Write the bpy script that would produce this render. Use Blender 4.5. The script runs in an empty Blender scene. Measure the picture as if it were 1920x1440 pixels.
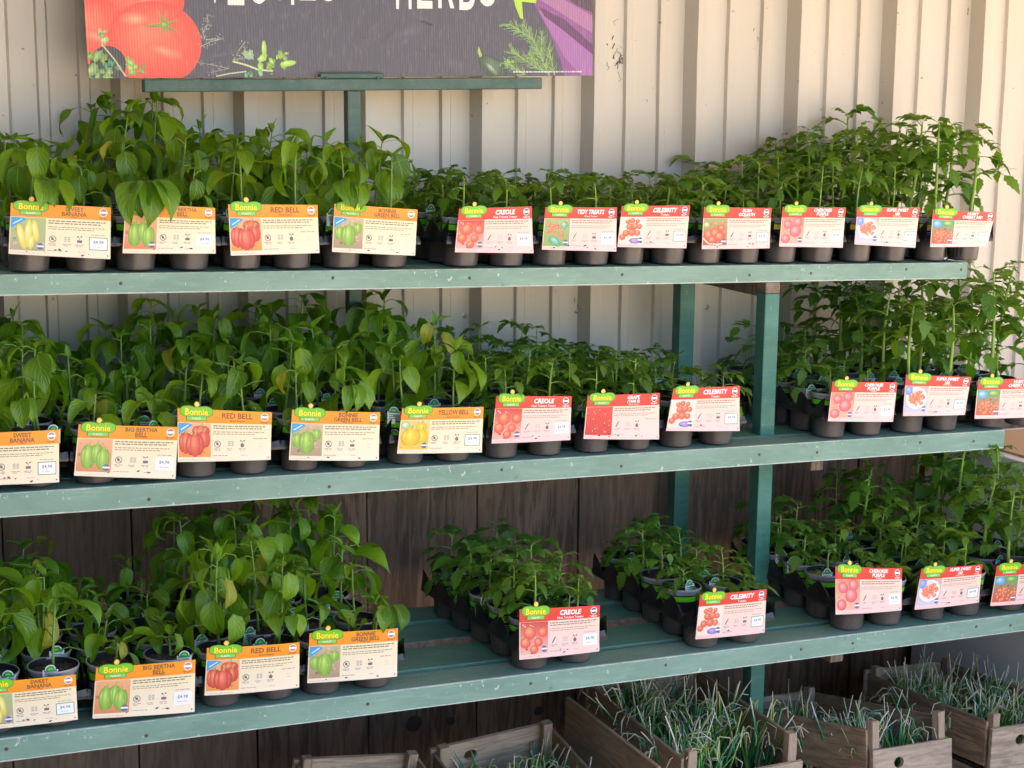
import bpy, bmesh, math, random
import numpy as np
from mathutils import Vector, Matrix, Euler
random.seed(7); RS = np.random.RandomState(7)
sc = bpy.context.scene
C = sc.collection
H = 1.75                                   # eye height above the ground
# ------------------------------------------------------------------ camera
F = 2990.0
def _n(v): v = np.array(v, float); return v/np.linalg.norm(v)
U_ = _n([6440, -272, 2990]); D_ = np.array([-603, 18580, 2990.0]); D_ = _n(D_-U_*np.dot(D_, U_)); V_ = _n(np.cross(U_, D_))
M_ = np.array([U_, V_, -D_])
def ray(x, y): return M_ @ np.array([(x-960)/F, (y-720)/F, 1.0])
def atY(x, y, Y): r = ray(x, y)*(1.0); r = r*(Y/r[1]); return Vector((r[0], r[1], r[2]+H))
def atX(x, y, X): r = ray(x, y); r = r*(X/r[0]); return Vector((r[0], r[1], r[2]+H))
def atZ(x, y, Z): r = ray(x, y); r = r*((Z-H)/r[2]); return Vector((r[0], r[1], r[2]+H))
cam_d = bpy.data.cameras.new('camera'); cam = bpy.data.objects.new('camera', cam_d); C.objects.link(cam)
right = M_ @ np.array([1, 0, 0]); up = M_ @ np.array([0, -1, 0]); fwd = M_ @ np.array([0, 0, 1])
m = Matrix.Identity(4)
for i in range(3):
    m[i][0] = right[i]; m[i][1] = up[i]; m[i][2] = -fwd[i]
m[2][3] = H
cam.matrix_world = m
cam_d.sensor_width = 36; cam_d.lens = F/1920*36; cam_d.clip_start = 0.05; cam_d.clip_end = 2000
sc.camera = cam
# ------------------------------------------------------------------ world and sun
SUN_EL, SUN_AZ = math.radians(54), math.radians(28)     # azimuth clockwise from +Y (behind the wall, to the right)
w = bpy.data.worlds.new('World'); sc.world = w; w.use_nodes = True
nt = w.node_tree; nt.nodes.clear()
so = nt.nodes.new('ShaderNodeOutputWorld'); bg = nt.nodes.new('ShaderNodeBackground'); sk = nt.nodes.new('ShaderNodeTexSky')
sk.sky_type = 'NISHITA'; sk.sun_disc = False; sk.sun_elevation = SUN_EL; sk.sun_rotation = SUN_AZ
sk.air_density = 1.0; sk.dust_density = 2.2; sk.ozone_density = 1.0
bg.inputs['Strength'].default_value = 0.13
nt.links.new(sk.outputs[0], bg.inputs[0]); nt.links.new(bg.outputs[0], so.inputs[0])
sd = bpy.data.lights.new('sun', 'SUN'); sun = bpy.data.objects.new('sun', sd); C.objects.link(sun)
sd.energy = 5.0; sd.angle = math.radians(0.53); sd.color = (1.0, 0.93, 0.82)
sv = Vector((math.sin(SUN_AZ)*math.cos(SUN_EL), math.cos(SUN_AZ)*math.cos(SUN_EL), math.sin(SUN_EL)))
sun.rotation_euler = sv.to_track_quat('Z', 'Y').to_euler(); sun.location = (3, 6, 6)
sc.view_settings.view_transform = 'Standard'; sc.view_settings.look = 'None'
sc.view_settings.gamma = 1; sc.view_settings.use_curve_mapping = False
sc.view_settings.exposure = 2.68
sc.cycles.max_bounces = 7; sc.cycles.diffuse_bounces = 4; sc.cycles.glossy_bounces = 3; sc.cycles.transmission_bounces = 5
sc.cycles.transparent_max_bounces = 6; sc.cycles.caustics_reflective = False; sc.cycles.caustics_refractive = False
sc.cycles.use_denoising = True

# ------------------------------------------------------------------ helpers
def tag(o, label=None, cat=None, group=None, kind=None):
    if label: o['label'] = label
    if cat: o['category'] = cat
    if group: o['group'] = group
    if kind: o['kind'] = kind
    return o
def empty(name, loc=(0, 0, 0), rz=0.0):
    o = bpy.data.objects.new(name, None); C.objects.link(o); o.location = loc; o.rotation_euler = (0, 0, rz); o.empty_display_size = .02
    return o
def link(name, me, parent=None, mat=None, M=None):
    o = bpy.data.objects.new(name, me); C.objects.link(o)
    if parent is not None: o.parent = parent
    if M is not None: o.matrix_local = M
    if mat is not None and not me.materials: me.materials.append(mat)
    return o
def mesh(name, vs, fs, mats=(), mi=None, smooth=False, uv=None, cols=None):
    me = bpy.data.meshes.new(name); me.from_pydata([tuple(v) for v in vs], [], fs)
    for mm in mats: me.materials.append(mm)
    if mi is not None: me.polygons.foreach_set('material_index', mi)
    if smooth: me.polygons.foreach_set('use_smooth', [True]*len(fs))
    if uv is not None:
        l = me.uv_layers.new(name='UVMap'); idx = np.zeros(len(me.loops), int); me.loops.foreach_get('vertex_index', idx)
        l.data.foreach_set('uv', np.array(uv, np.float32)[idx].ravel())
    if cols is not None:
        a = me.color_attributes.new('Col', 'FLOAT_COLOR', 'POINT')
        cc = np.ones((len(vs), 4), np.float32); cc[:, :3] = np.array(cols, np.float32)[:, :3]; a.data.foreach_set('color', cc.ravel())
    me.update(); return me
class MB:
    def __init__(s): s.v = []; s.f = []; s.mi = []
    def add(s, vs, fs, mi=0):
        b = len(s.v); s.v += [tuple(v) for v in vs]; s.f += [tuple(b+i for i in f) for f in fs]; s.mi += [mi]*len(fs)
    def box(s, a, b, mi=0, bev=0.0, skew=None):
        x0, y0, z0 = a; x1, y1, z1 = b
        if bev <= 0:
            vs = [(x, y, z) for z in (z0, z1) for y in (y0, y1) for x in (x0, x1)]
            fs = [(0, 2, 3, 1), (4, 5, 7, 6), (0, 1, 5, 4), (2, 6, 7, 3), (0, 4, 6, 2), (1, 3, 7, 5)]
            s.add(vs, fs, mi); return
        bm = bmesh.new(); bmesh.ops.create_cube(bm, size=1)
        for v in bm.verts: v.co = Vector(((x0+x1)/2+v.co.x*(x1-x0), (y0+y1)/2+v.co.y*(y1-y0), (z0+z1)/2+v.co.z*(z1-z0)))
        bmesh.ops.bevel(bm, geom=bm.edges[:], offset=bev, segments=2, profile=.5, affect='EDGES')
        bm.verts.index_update(); s.add([v.co[:] for v in bm.verts], [[v.index for v in f.verts] for f in bm.faces], mi); bm.free()
    def lathe(s, prof, n=20, c=(0, 0, 0), mi=None, cap0=False, cap1=False):
        b = len(s.v)
        for r, z in prof:
            for k in range(n): a = 2*math.pi*k/n; s.v.append((c[0]+r*math.cos(a), c[1]+r*math.sin(a), c[2]+z))
        for i in range(len(prof)-1):
            for k in range(n):
                s.f.append((b+i*n+k, b+i*n+(k+1) % n, b+(i+1)*n+(k+1) % n, b+(i+1)*n+k)); s.mi.append(mi[i] if mi else 0)
        if cap0: s.f.append(tuple(b+k for k in reversed(range(n)))); s.mi.append(mi[0] if mi else 0)
        if cap1: s.f.append(tuple(b+(len(prof)-1)*n+k for k in range(n))); s.mi.append(mi[-1] if mi else 0)
    def tube(s, pts, rad, n=5, mi=0, cap=True):
        pts = [Vector(p) for p in pts]; b = len(s.v)
        for i, p in enumerate(pts):
            t = (pts[min(i+1, len(pts)-1)]-pts[max(i-1, 0)]).normalized()
            a = t.orthogonal().normalized() if i == 0 else (a-t*a.dot(t)).normalized()
            c = t.cross(a); r = rad[i] if isinstance(rad, (list, tuple)) else rad
            for k in range(n): q = 2*math.pi*k/n; s.v.append((p+(a*math.cos(q)+c*math.sin(q))*r)[:])
        for i in range(len(pts)-1):
            for k in range(n): s.f.append((b+i*n+k, b+i*n+(k+1) % n, b+(i+1)*n+(k+1) % n, b+(i+1)*n+k)); s.mi.append(mi)
        if cap:
            s.f.append(tuple(b+(len(pts)-1)*n+k for k in range(n))); s.mi.append(mi)
            s.f.append(tuple(b+k for k in reversed(range(n)))); s.mi.append(mi)
    def me(s, name, mats, smooth=False, **k): return mesh(name, s.v, s.f, mats if isinstance(mats, (list, tuple)) else [mats], s.mi, smooth, **k)
def smooth_by_angle(me, ang=40):
    me.polygons.foreach_set('use_smooth', [True]*len(me.polygons))
    bm = bmesh.new(); bm.from_mesh(me); t = math.radians(ang)
    for e in bm.edges: e.smooth = not (len(e.link_faces) != 2 or e.calc_face_angle(0) > t)
    bm.to_mesh(me); bm.free()

# ------------------------------------------------------------------ materials
class NT:
    def __init__(s, name):
        s.m = bpy.data.materials.new(name); s.m.use_nodes = True; s.t = s.m.node_tree
        s.b = s.t.nodes['Principled BSDF']
    def n(s, ty, **k):
        x = s.t.nodes.new(ty)
        for a, v in k.items(): setattr(x, a, v)
        return x
    def l(s, a, b): s.t.links.new(a, b)
    def coord(s, which='Object', scale=(1, 1, 1), loc=(0, 0, 0)):
        c = s.n('ShaderNodeTexCoord'); mp = s.n('ShaderNodeMapping'); mp.inputs['Scale'].default_value = scale; mp.inputs['Location'].default_value = loc
        s.l(c.outputs[which], mp.inputs[0]); return mp.outputs[0]
    def noise(s, vec, scale, detail=4, rough=.55, dist=0):
        x = s.n('ShaderNodeTexNoise'); x.inputs['Scale'].default_value = scale; x.inputs['Detail'].default_value = detail
        x.inputs['Roughness'].default_value = rough; x.inputs['Distortion'].default_value = dist
        if vec is not None: s.l(vec, x.inputs['Vector'])
        return x.outputs['Fac']
    def ramp(s, fac, stops):
        r = s.n('ShaderNodeValToRGB'); e = r.color_ramp.elements
        while len(e) < len(stops): e.new(.5)
        for i, (p, c) in enumerate(stops): e[i].position = p; e[i].color = (*c, 1) if len(c) == 3 else c
        s.l(fac, r.inputs[0]); return r.outputs[0]
    def mix(s, fac, a, b, mode='MIX'):
        x = s.n('ShaderNodeMix', data_type='RGBA', blend_type=mode)
        for sock, v in ((x.inputs[0], fac), (x.inputs[6], a), (x.inputs[7], b)):
            if isinstance(v, (int, float)): sock.default_value = v
            elif isinstance(v, tuple): sock.default_value = (*v, 1)
            else: s.l(v, sock)
        return x.outputs[2]
    def math(s, op, a, b=0.0, c=0.0):
        x = s.n('ShaderNodeMath', operation=op)
        for i, v in enumerate((a, b, c)):
            if isinstance(v, (int, float)): x.inputs[i].default_value = v
            else: s.l(v, x.inputs[i])
        return x.outputs[0]
    def bump(s, h, st=.3, dist=.002):
        x = s.n('ShaderNodeBump'); x.inputs['Strength'].default_value = st; x.inputs['Distance'].default_value = dist
        s.l(h, x.inputs['Height']); s.l(x.outputs[0], s.b.inputs['Normal'])
    def sep(s, v): x = s.n('ShaderNodeSeparateXYZ'); s.l(v, x.inputs[0]); return x.outputs
    def col(s, c):
        if isinstance(c, tuple): s.b.inputs['Base Color'].default_value = (*c, 1)
        else: s.l(c, s.b.inputs['Base Color'])
    def set(s, **k):
        for a, v in k.items():
            a = a.replace('_', ' ')
            if isinstance(v, (int, float)): s.b.inputs[a].default_value = v
            else: s.l(v, s.b.inputs[a])
def plain(name, c, rough=.6, var=.12, scale=30, spec=.5, **k):
    t = NT(name); v = t.coord(); f = t.noise(v, scale)
    t.col(t.mix(f, tuple(x*(1-var) for x in c), tuple(min(1, x*(1+var)) for x in c))); t.set(Roughness=rough, **k)
    t.b.inputs['Specular IOR Level'].default_value = spec
    return t.m

# painted metal cladding
t = NT('cream_painted_metal'); v = t.coord()
f = t.noise(t.coord(scale=(3, 3, .5)), 2.2, 5); g = t.noise(v, 90, 3)
streak = t.noise(t.coord(scale=(40, 40, .8)), 1.0, 4)
c = t.mix(f, (.515, .485, .42), (.585, .565, .515))
c = t.mix(t.math('MULTIPLY', t.ramp(streak, [(.55, (0, 0, 0)), (.8, (1, 1, 1))]), .25), c, (.50, .44, .34))
spots = t.ramp(t.noise(v, 55, 2, .5), [(.0, (1, 1, 1)), (.235, (1, 1, 1)), (.26, (0, 0, 0)), (1, (0, 0, 0))])
t.col(t.mix(t.math('MULTIPLY', spots, .75), c, (.16, .13, .10))); t.set(Roughness=.42); t.bump(g, .08, .001)
M_metal = t.m
# green painted timber, worn to pale primer along the lower arris
def green(name, ca, cb, worn=(.62, .68, .62), chips=.85, edge=True):
    t = NT(name); v = t.coord(); vl = t.coord(scale=(1, 6, 6))
    f = t.ramp(t.noise(t.coord(scale=(1.2, 3, 3)), 3.0, 6, .6), [(.32, (0, 0, 0)), (.68, (1, 1, 1))])
    c = t.mix(f, ca, cb)
    g = t.noise(vl, 14, 6, .7); c = t.mix(t.math('MULTIPLY', t.ramp(g, [(.5, (0, 0, 0)), (.8, (1, 1, 1))]), .35), c, tuple(x*1.7 for x in cb))
    ch = t.ramp(t.noise(t.coord(scale=(1, 1.6, .6)), 60, 3, .7), [(.645, (0, 0, 0)), (.69, (1, 1, 1))])
    c = t.mix(t.math('MULTIPLY', ch, chips), c, worn)
    dk = t.ramp(t.noise(v, 38, 3, .6), [(.22, (1, 1, 1)), (.33, (0, 0, 0))]); c = t.mix(t.math('MULTIPLY', dk, .55), c, (.035, .08, .07))
    if edge:
        gen = t.sep(t.coord('Generated'))
        z = gen[2]; n1 = t.noise(t.coord(scale=(1, 1, 1)), 26, 5, .7)
        lo = t.math('LESS_THAN', z, t.math('MULTIPLY', n1, .13)); hi = t.math('GREATER_THAN', z, t.math('SUBTRACT', 1.06, t.math('MULTIPLY', n1, .2)))
        yf = t.math('LESS_THAN', gen[1], .06)
        c = t.mix(t.math('MULTIPLY', lo, .85), c, worn); c = t.mix(t.math('MULTIPLY', t.math('MULTIPLY', hi, yf), .55), c, worn)
    t.col(c); t.set(Roughness=.5); t.bump(t.noise(vl, 40, 5, .7), .35, .0015); return t.m
M_green = green('mint_green_weathered_paint', (.14, .265, .205), (.22, .36, .29))
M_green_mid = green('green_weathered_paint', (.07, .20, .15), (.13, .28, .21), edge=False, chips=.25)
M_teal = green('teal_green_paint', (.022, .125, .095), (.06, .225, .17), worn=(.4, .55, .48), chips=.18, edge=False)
M_dkgreen = green('dark_green_metal_paint', (.022, .075, .058), (.075, .15, .13), worn=(.25, .33, .30), chips=.3, edge=False)
def wood(name, ca, cb, cc, scale=1.0, axis='Z', rough=.75, knots=True):
    t = NT(name); s = {'X': (.12, 1, 1), 'Y': (1, .12, 1), 'Z': (1, 1, .10)}[axis]
    oi = t.n('ShaderNodeObjectInfo'); cx = t.n('ShaderNodeTexCoord'); ad = t.n('ShaderNodeVectorMath', operation='ADD')
    rn = t.n('ShaderNodeCombineXYZ')
    for i in range(3): t.l(t.math('MULTIPLY', oi.outputs['Random'], 13.7*(i+1)), rn.inputs[i])
    t.l(cx.outputs['Object'], ad.inputs[0]); t.l(rn.outputs[0], ad.inputs[1])
    mp = t.n('ShaderNodeMapping'); mp.inputs['Scale'].default_value = s; t.l(ad.outputs[0], mp.inputs[0])
    g = t.noise(mp.outputs[0], 70*scale, 6, .65, .6); b = t.noise(mp.outputs[0], 9*scale, 5, .6, 1.2)
    c = t.mix(t.ramp(b, [(.3, (0, 0, 0)), (.7, (1, 1, 1))]), ca, cb); c = t.mix(t.math('MULTIPLY', t.ramp(g, [(.42, (1, 1, 1)), (.56, (0, 0, 0))]), .75), c, cc)
    big = t.noise(ad.outputs[0], 3.0, 4, .6); c = t.mix(t.math('MULTIPLY', big, .5), c, tuple(x*.55 for x in ca))
    c = t.mix(t.math('MULTIPLY', oi.outputs['Random'], .35), c, cb)
    t.col(c); t.set(Roughness=rough); t.bump(g, .8, .004); return t.m
M_plank = wood('weathered_brown_boards', (.165, .105, .07), (.31, .20, .135), (.028, .02, .016))
M_crateY = wood('grey_brown_crate_wood', (.29, .19, .11), (.48, .34, .21), (.11, .07, .045), 1.3, 'Y')
M_crateX = wood('pale_crate_wood', (.42, .31, .22), (.60, .46, .34), (.17, .12, .09), 1.3, 'X')
M_crateZ = wood('pale_crate_post_wood', (.38, .27, .18), (.55, .42, .31), (.2, .13, .08), 1.3, 'Z')
M_bare = wood('bare_timber', (.20, .14, .10), (.30, .24, .19), (.10, .07, .05), 1.0, 'Y')
# tray plastic
t = NT('black_tray_plastic'); v = t.coord(); oi = t.n('ShaderNodeObjectInfo')
d = t.ramp(t.noise(v, 24, 5, .6), [(.42, (0, 0, 0)), (.75, (1, 1, 1))])
c = t.mix(t.math('MULTIPLY', d, .28), (.014, .013, .015), (.09, .08, .075))
sp = t.ramp(t.noise(v, 190, 2, .5), [(.69, (0, 0, 0)), (.72, (1, 1, 1))]); c = t.mix(t.math('MULTIPLY', sp, t.math('MULTIPLY', oi.outputs['Random'], .5)), c, (.5, .47, .42))
z = t.sep(v)[2]; low = t.ramp(t.math('MULTIPLY', z, 10), [(.30, (1, 1, 1)), (.56, (0, 0, 0))])
c = t.mix(t.math('MULTIPLY', low, .42), c, (.15, .13, .12))      # dried splash dust on the lower cups
t.col(c); t.set(Roughness=t.math('ADD', .30, t.math('MULTIPLY', d, .25))); t.bump(t.noise(v, 60, 3), .12, .001); M_tray = t.m
# pot
M_rim = plain('frosted_clear_plastic', (.30, .31, .31), .22, .1)
M_potblack = plain('black_pot_sleeve', (.018, .018, .02), .32, .3)
M_limegreen = plain('lime_green_band', (.15, .62, .02), .35, .08)
M_white = plain('white_print', (.72, .72, .70), .5, .05)
M_yel = plain('yellow_print', (.78, .72, .06), .5, .05)
M_tagw = plain('white_tag_plastic', (.66, .72, .72), .35, .08)
M_tagg = plain('green_tag_print', (.03, .26, .10), .35, .08)
t = NT('dark_potting_soil'); v = t.coord(); f = t.noise(v, 160, 4, .7)
t.col(t.ramp(f, [(.35, (.012, .008, .006)), (.55, (.05, .03, .02)), (.72, (.16, .11, .08))])); t.set(Roughness=.95); t.bump(f, .9, .004); M_soil = t.m
# leaves
def leafmat(name, a, b, vein, rough=.36, trans=.36):
    t = NT(name); uv = t.coord('UV'); s = t.sep(uv); oi = t.n('ShaderNodeObjectInfo')
    base = t.mix(oi.outputs['Random'], a, b)
    n = t.noise(t.coord(), 45, 3); base = t.mix(t.math('MULTIPLY', n, .35), base, tuple(x*.6 for x in a))
    du = t.math('ABSOLUTE', t.math('SUBTRACT', s[0], .5))
    mid = t.math('LESS_THAN', du, .028)
    fr = t.math('FRACT', t.math('SUBTRACT', t.math('MULTIPLY', s[1], 6.0), t.math('MULTIPLY', du, 5.5)))
    lat = t.math('MULTIPLY', t.math('LESS_THAN', fr, .09), t.math('LESS_THAN', du, .44))
    vv = t.math('MAXIMUM', mid, t.math('MULTIPLY', lat, .45)); c = t.mix(t.math('MULTIPLY', vv, .6), base, vein)
    t.col(c); t.set(Roughness=rough)
    wv = t.math('ADD', t.math('MULTIPLY', t.math('SINE', t.math('MULTIPLY', fr, 6.283)), .6), t.noise(uv, 14, 3))
    t.bump(wv, .35, .0016)
    tr = t.n('ShaderNodeBsdfTranslucent'); t.l(t.mix(1.0, c, (1.6, 1.6, .25), 'MULTIPLY'), tr.inputs[0])
    mx = t.n('ShaderNodeMixShader'); mx.inputs[0].default_value = trans
    out = t.t.nodes['Material Output']; t.l(t.b.outputs[0], mx.inputs[1]); t.l(tr.outputs[0], mx.inputs[2]); t.l(mx.outputs[0], out.inputs[0]); return t.m
M_pep = leafmat('pepper_leaf', (.065, .185, .010), (.25, .46, .012), (.24, .40, .08))
M_pepnew_lit = leafmat('young_and_lit_pepper_leaf', (.14, .32, .03), (.22, .42, .035), (.32, .5, .10))
M_pepyel = leafmat('yellowing_pepper_leaf', (.30, .36, .03), (.42, .42, .04), (.5, .55, .15))
M_pepwilt = leafmat('wilted_pepper_leaf', (.20, .30, .12), (.26, .36, .15), (.4, .48, .22), .6)
M_tom = leafmat('tomato_leaf', (.065, .18, .018), (.18, .37, .022), (.14, .28, .06), .52)
M_tomnew = leafmat('young_tomato_leaf', (.13, .28, .04), (.18, .34, .05), (.26, .4, .09), .5)
M_stem = plain('green_stem', (.17, .30, .05), .5, .2)
M_stemt = plain('tomato_stem', (.26, .42, .06), .6, .2)
t = NT('printed_card'); at = t.n('ShaderNodeAttribute'); at.attribute_name = 'Col'; t.col(at.outputs['Color']); t.set(Roughness=.42); M_print = t.m
t = NT('corrugated_plastic_print'); at = t.n('ShaderNodeAttribute'); at.attribute_name = 'Col'
v = t.coord(); s = t.sep(v); wv = t.math('SINE', t.math('MULTIPLY', s[0], 6.283/.0058))
n = t.noise(t.coord(scale=(1, 1, .12)), 220, 3, .7); n2 = t.noise(v, 7, 4)
c = t.mix(t.math('MULTIPLY', t.ramp(n, [(.52, (0, 0, 0)), (.75, (1, 1, 1))]), .14), at.outputs['Color'], (.55, .55, .62))
t.col(c); t.set(Roughness=.36); t.bump(wv, .35, .0008); M_signprint = t.m

# ------------------------------------------------------------------ ground, building
ZT, ZM, ZB = H-.3003, H-.700, H-1.0965     # shelf top heights at the left
YT, YM, YB, YW = 3.10, 3.00, 2.80, 3.60    # front faces of the shelves, wall plane
def shelf_z(which, x):
    a, b = {'T': (atY(0, 515, YT), atY(1815, 492, YT)), 'M': (atY(0, 925, YM), atY(1885, 806, YM)), 'B': (atY(0, 1385, YB), atY(1920, 1150, YB))}[which]
    return a.z+(b.z-a.z)*(x-a.x)/(b.x-a.x)
t = NT('sunlit_pale_gravel_paving'); v = t.coord(); f = t.noise(v, 6, 6, .7); g = t.noise(v, 120, 3)
t.col(t.mix(f, (.44, .33, .22), (.58, .45, .31))); t.set(Roughness=.9); t.bump(g, .4, .004)
gm = mesh('ground', [(-60, -80, 0), (80, -80, 0), (80, 60, 0), (-60, 60, 0)], [(0, 1, 2, 3)], [t.m])
tag(link('ground', gm), kind='structure')

# cladding: one root, each sheet a part, each screw a part
LEAN = .027; ZREF = H+.20
ribs = [atY(x, 150, YW-.045).x for x in (-15, 223, 455, 683, 903, 1113, 1306, 1497, 1676, 1840)]
p = .305
ribs = [ribs[0]-p*k for k in range(7, 0, -1)]+ribs+[ribs[-1]+.31*k for k in range(1, 9)]
wall = empty('metal_wall', (0, YW, 0)); tag(wall, 'cream corrugated metal cladding wall rising behind the plant rack', 'wall')
def prof(i):
    a, b = ribs[i], ribs[i+1]; q = b-a
    pts = []
    for fx, dy in ((-.045, 0), (-.0, -.045), (.10, -.045), (.145, 0), (.355, 0), (.368, -.010), (.435, -.010), (.455, 0), (.685, 0), (.698, -.010), (.765, -.010), (.785, 0)):
        pts.append((a+fx*q, dy))
    return pts
allp = [pt for i in range(len(ribs)-1) for pt in prof(i)]
z0, z1 = H-.80, H+1.15
sheets = []; per = 36
i = 0; sidx = 0
while i < len(allp)-1:
    seg = allp[i:i+per+1]
    vs = []; fs = []
    nz = 14
    off = (sidx % 2)*.0
    for k in range(nz+1):
        z = z0+(z1-z0)*k/nz
        for (x, y) in seg:
            vs.append((x+LEAN*(ZREF-z), y+.0012*math.sin(z*7+x*9)+.001*math.sin(z*17+x*3), z))
    nn = len(seg)
    for k in range(nz):
        for j in range(nn-1): fs.append((k*nn+j, k*nn+j+1, (k+1)*nn+j+1, (k+1)*nn+j))
    me = mesh('metal_sheet', vs, fs, [M_metal]); o = link('metal_sheet', me, wall)
    sol = o.modifiers.new('t', 'SOLIDIFY'); sol.thickness = .0012; sol.offset = 1
    bv = o.modifiers.new('b', 'BEVEL'); bv.width = .0025; bv.segments = 2; bv.limit_method = 'ANGLE'; bv.angle_limit = .25
    i += per; sidx += 1
b = MB(); b.lathe([(0.0, .0), (.0075, 0), (.0075, .0012), (.0055, .0016), (.0045, .004), (.003, .0052), (0.0005, .0055)], 14)
scm = b.me('screw', plain('galvanised_screw', (.42, .41, .40), .35, .15, Metallic=.6)); smooth_by_angle(scm)
scr = [(160, 619), (711, 602), (871, 592), (1081, 583), (1325, 576), (14, 622), (500, 608), (1700, 560)]
for (x, y) in scr:
    q = atY(x, y, YW-.001); link('screw', scm, wall, M=Matrix.Translation(q-Vector((0, YW, 0)))@Matrix.Rotation(math.radians(90), 4, 'X'))
# scuffs scratched into the paint
b = MB()
def scuff(px, py, n, spread, ln):
    for k in range(n):
        x = px+random.gauss(0, spread*.25); y = py+random.gauss(0, spread)
        pts = []
        for j in range(random.randint(2, 5)):
            q = atY(x, y, YW-.0022); pts.append(q-Vector((0, YW, 0))); x += random.gauss(0, ln*.4); y += random.uniform(.3, 1)*ln
        if len(pts) > 1: b.tube(pts, random.uniform(.0003, .0011), 4)
scuff(1158, 100, 14, 34, 7); scuff(1164, 95, 5, 14, 9); scuff(1372, 22, 14, 12, 5); scuff(1815, 22, 3, 4, 3); scuff(1415, 75, 4, 20, 3); scuff(1085, 560, 6, 22, 4)
link('scuff_mark', b.me('scuff_mark', plain('dark_scuff', (.045, .038, .035), .8)), wall)
# boards under the cladding
bw = empty('board_wall', (0, YW, 0)); tag(bw, 'dark weathered vertical timber boards below the metal cladding', 'wall')
seams = [atY(x, 900, YW-.01).x for x in (685, 892, 1082, 1262, 1422, 1603, 1700)]
seams = [seams[0]-.285*k for k in range(8, 0, -1)]+seams+[seams[-1]+.2*k for k in range(1, 7)]
for i in range(len(seams)-1):
    a, c_ = seams[i]+.0018, seams[i+1]-.0018; b = MB()
    dy = random.uniform(-.004, .003)
    b.box((0, -.022+dy, 0), (c_-a, dy+.002, H-.795), bev=.0022)
    me = b.me('wall_board', M_plank)
    for vtx in me.vertices: vtx.co.x += LEAN*((H-.9)-vtx.co.z)
    link('wall_board', me, bw, M=Matrix.Translation((a, 0, 0)))
b = MB(); b.box((-2.4, .004, 0), (5, .03, H-.8)); link('backing_board', b.me('backing_board', plain('black_backing', (.015, .013, .012), .9)), bw)
b = MB(); b.lathe([(0.001, .004), (.012, .004), (.017, .0012), (.022, 0)], 16)
kn = b.me('knot', plain('dark_knot', (.05, .042, .04), .8)); smooth_by_angle(kn)
for (x, y) in ((776, 1357), (845, 1352), (1010, 1333)):
    q = atY(x, y, YW-.024); link('knot', kn, bw, M=Matrix.Translation(q-Vector((0, YW, 0)))@Matrix.Rotation(math.radians(90), 4, 'X')@Matrix.Scale(.55 if x > 800 else 1.0, 4))
# unseen eave over the rack, depth and warm soffit set for the light
rf = empty('unseen_porch_roof', (0, YW, 0)); tag(rf, 'unseen low porch roof over the rack, shaped to cut off the sky', 'roof')
M_soff = plain('warm_bounce_soffit', (.62, .40, .17), .6, .15)
for k in range(14):
    b = MB(); y1 = -.02-k*.16; b.box((-2.6, y1-.155, 0), (6.5, y1, .02)); link('soffit_board', b.me('soffit_board', M_soff), rf, M=Matrix.Translation((0, 0, H+.99+.0*k)))
for k in range(8):
    b = MB(); b.box((0, -2.26, 0), (.045, .0, .12)); link('rafter', b.me('rafter', M_soff), rf, M=Matrix.Translation((-2.2+k*1.2, 0, H+1.011)))
b = MB(); b.box((-2.6, -2.4, 0), (6.5, .1, .01)); link('roof_sheet', b.me('roof_sheet', M_metal), rf, M=Matrix.Translation((0, 0, H+1.133)))

M_dark = plain('light_block_dark', (.035, .028, .024), .8)
# added unseen wall, blocks light so left-facing sides stay dark
ew = empty('added_light_block_wall', (-1.15, YW, 0)); tag(ew, 'added unseen dark board wall on the left, blocking light from that side', 'wall')
for k in range(25):
    b = MB(); b.box((-.03, -.30-k*.31, 0), (0, -k*.31-.003, H+.98), bev=.002); link('wall_board', b.me('wall_board', M_dark), ew)
# ------------------------------------------------------------------ rack
rack = empty('plant_rack', (0, 0, 0)); tag(rack, 'green painted timber plant rack with three stepped slatted shelves', 'rack')
XL = -.5
def shelf(key, Y, xr, dep, gapset):
    zl, zr = shelf_z(key, XL), shelf_z(key, xr)
    for n_, (ya, yb, mat, th) in enumerate(gapset):
        b = MB(); L = xr-XL+(0 if n_ == 0 else random.uniform(-.01, .012))
        b.box((0, 0, -th), (L, yb-ya, 0), bev=.002)
        me = b.me('shelf_board', [mat, M_bare])
        if n_ == 2 or (n_ == 1 and key == 'B' and 0):
            for pf in me.polygons:
                if pf.normal.y < -.8: pf.material_index = 1
        # cut lengthwise so the board can bow a hair
        o = link('shelf_board', me, rack, M=Matrix.Translation((XL, Y+ya, zl))@Matrix.Rotation(-math.atan2(zr-zl, xr-XL), 4, 'Y'))
RT = atY(1815, 492, YT).x; RM = atY(1885, 806, YM).x
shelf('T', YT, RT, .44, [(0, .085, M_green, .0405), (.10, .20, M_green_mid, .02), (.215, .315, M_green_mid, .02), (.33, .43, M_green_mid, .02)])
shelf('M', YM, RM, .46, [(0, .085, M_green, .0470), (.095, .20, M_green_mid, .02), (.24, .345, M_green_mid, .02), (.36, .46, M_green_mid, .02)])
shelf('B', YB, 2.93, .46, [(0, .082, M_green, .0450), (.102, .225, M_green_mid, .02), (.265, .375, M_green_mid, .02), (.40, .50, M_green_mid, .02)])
nb = MB(); nb.lathe([(.0005, .0010), (.0030, .0009), (.0038, 0)], 10); NAIL = nb.me('nail', plain('rusty_nail_head', (.10, .06, .045), .6, .3))
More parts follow.
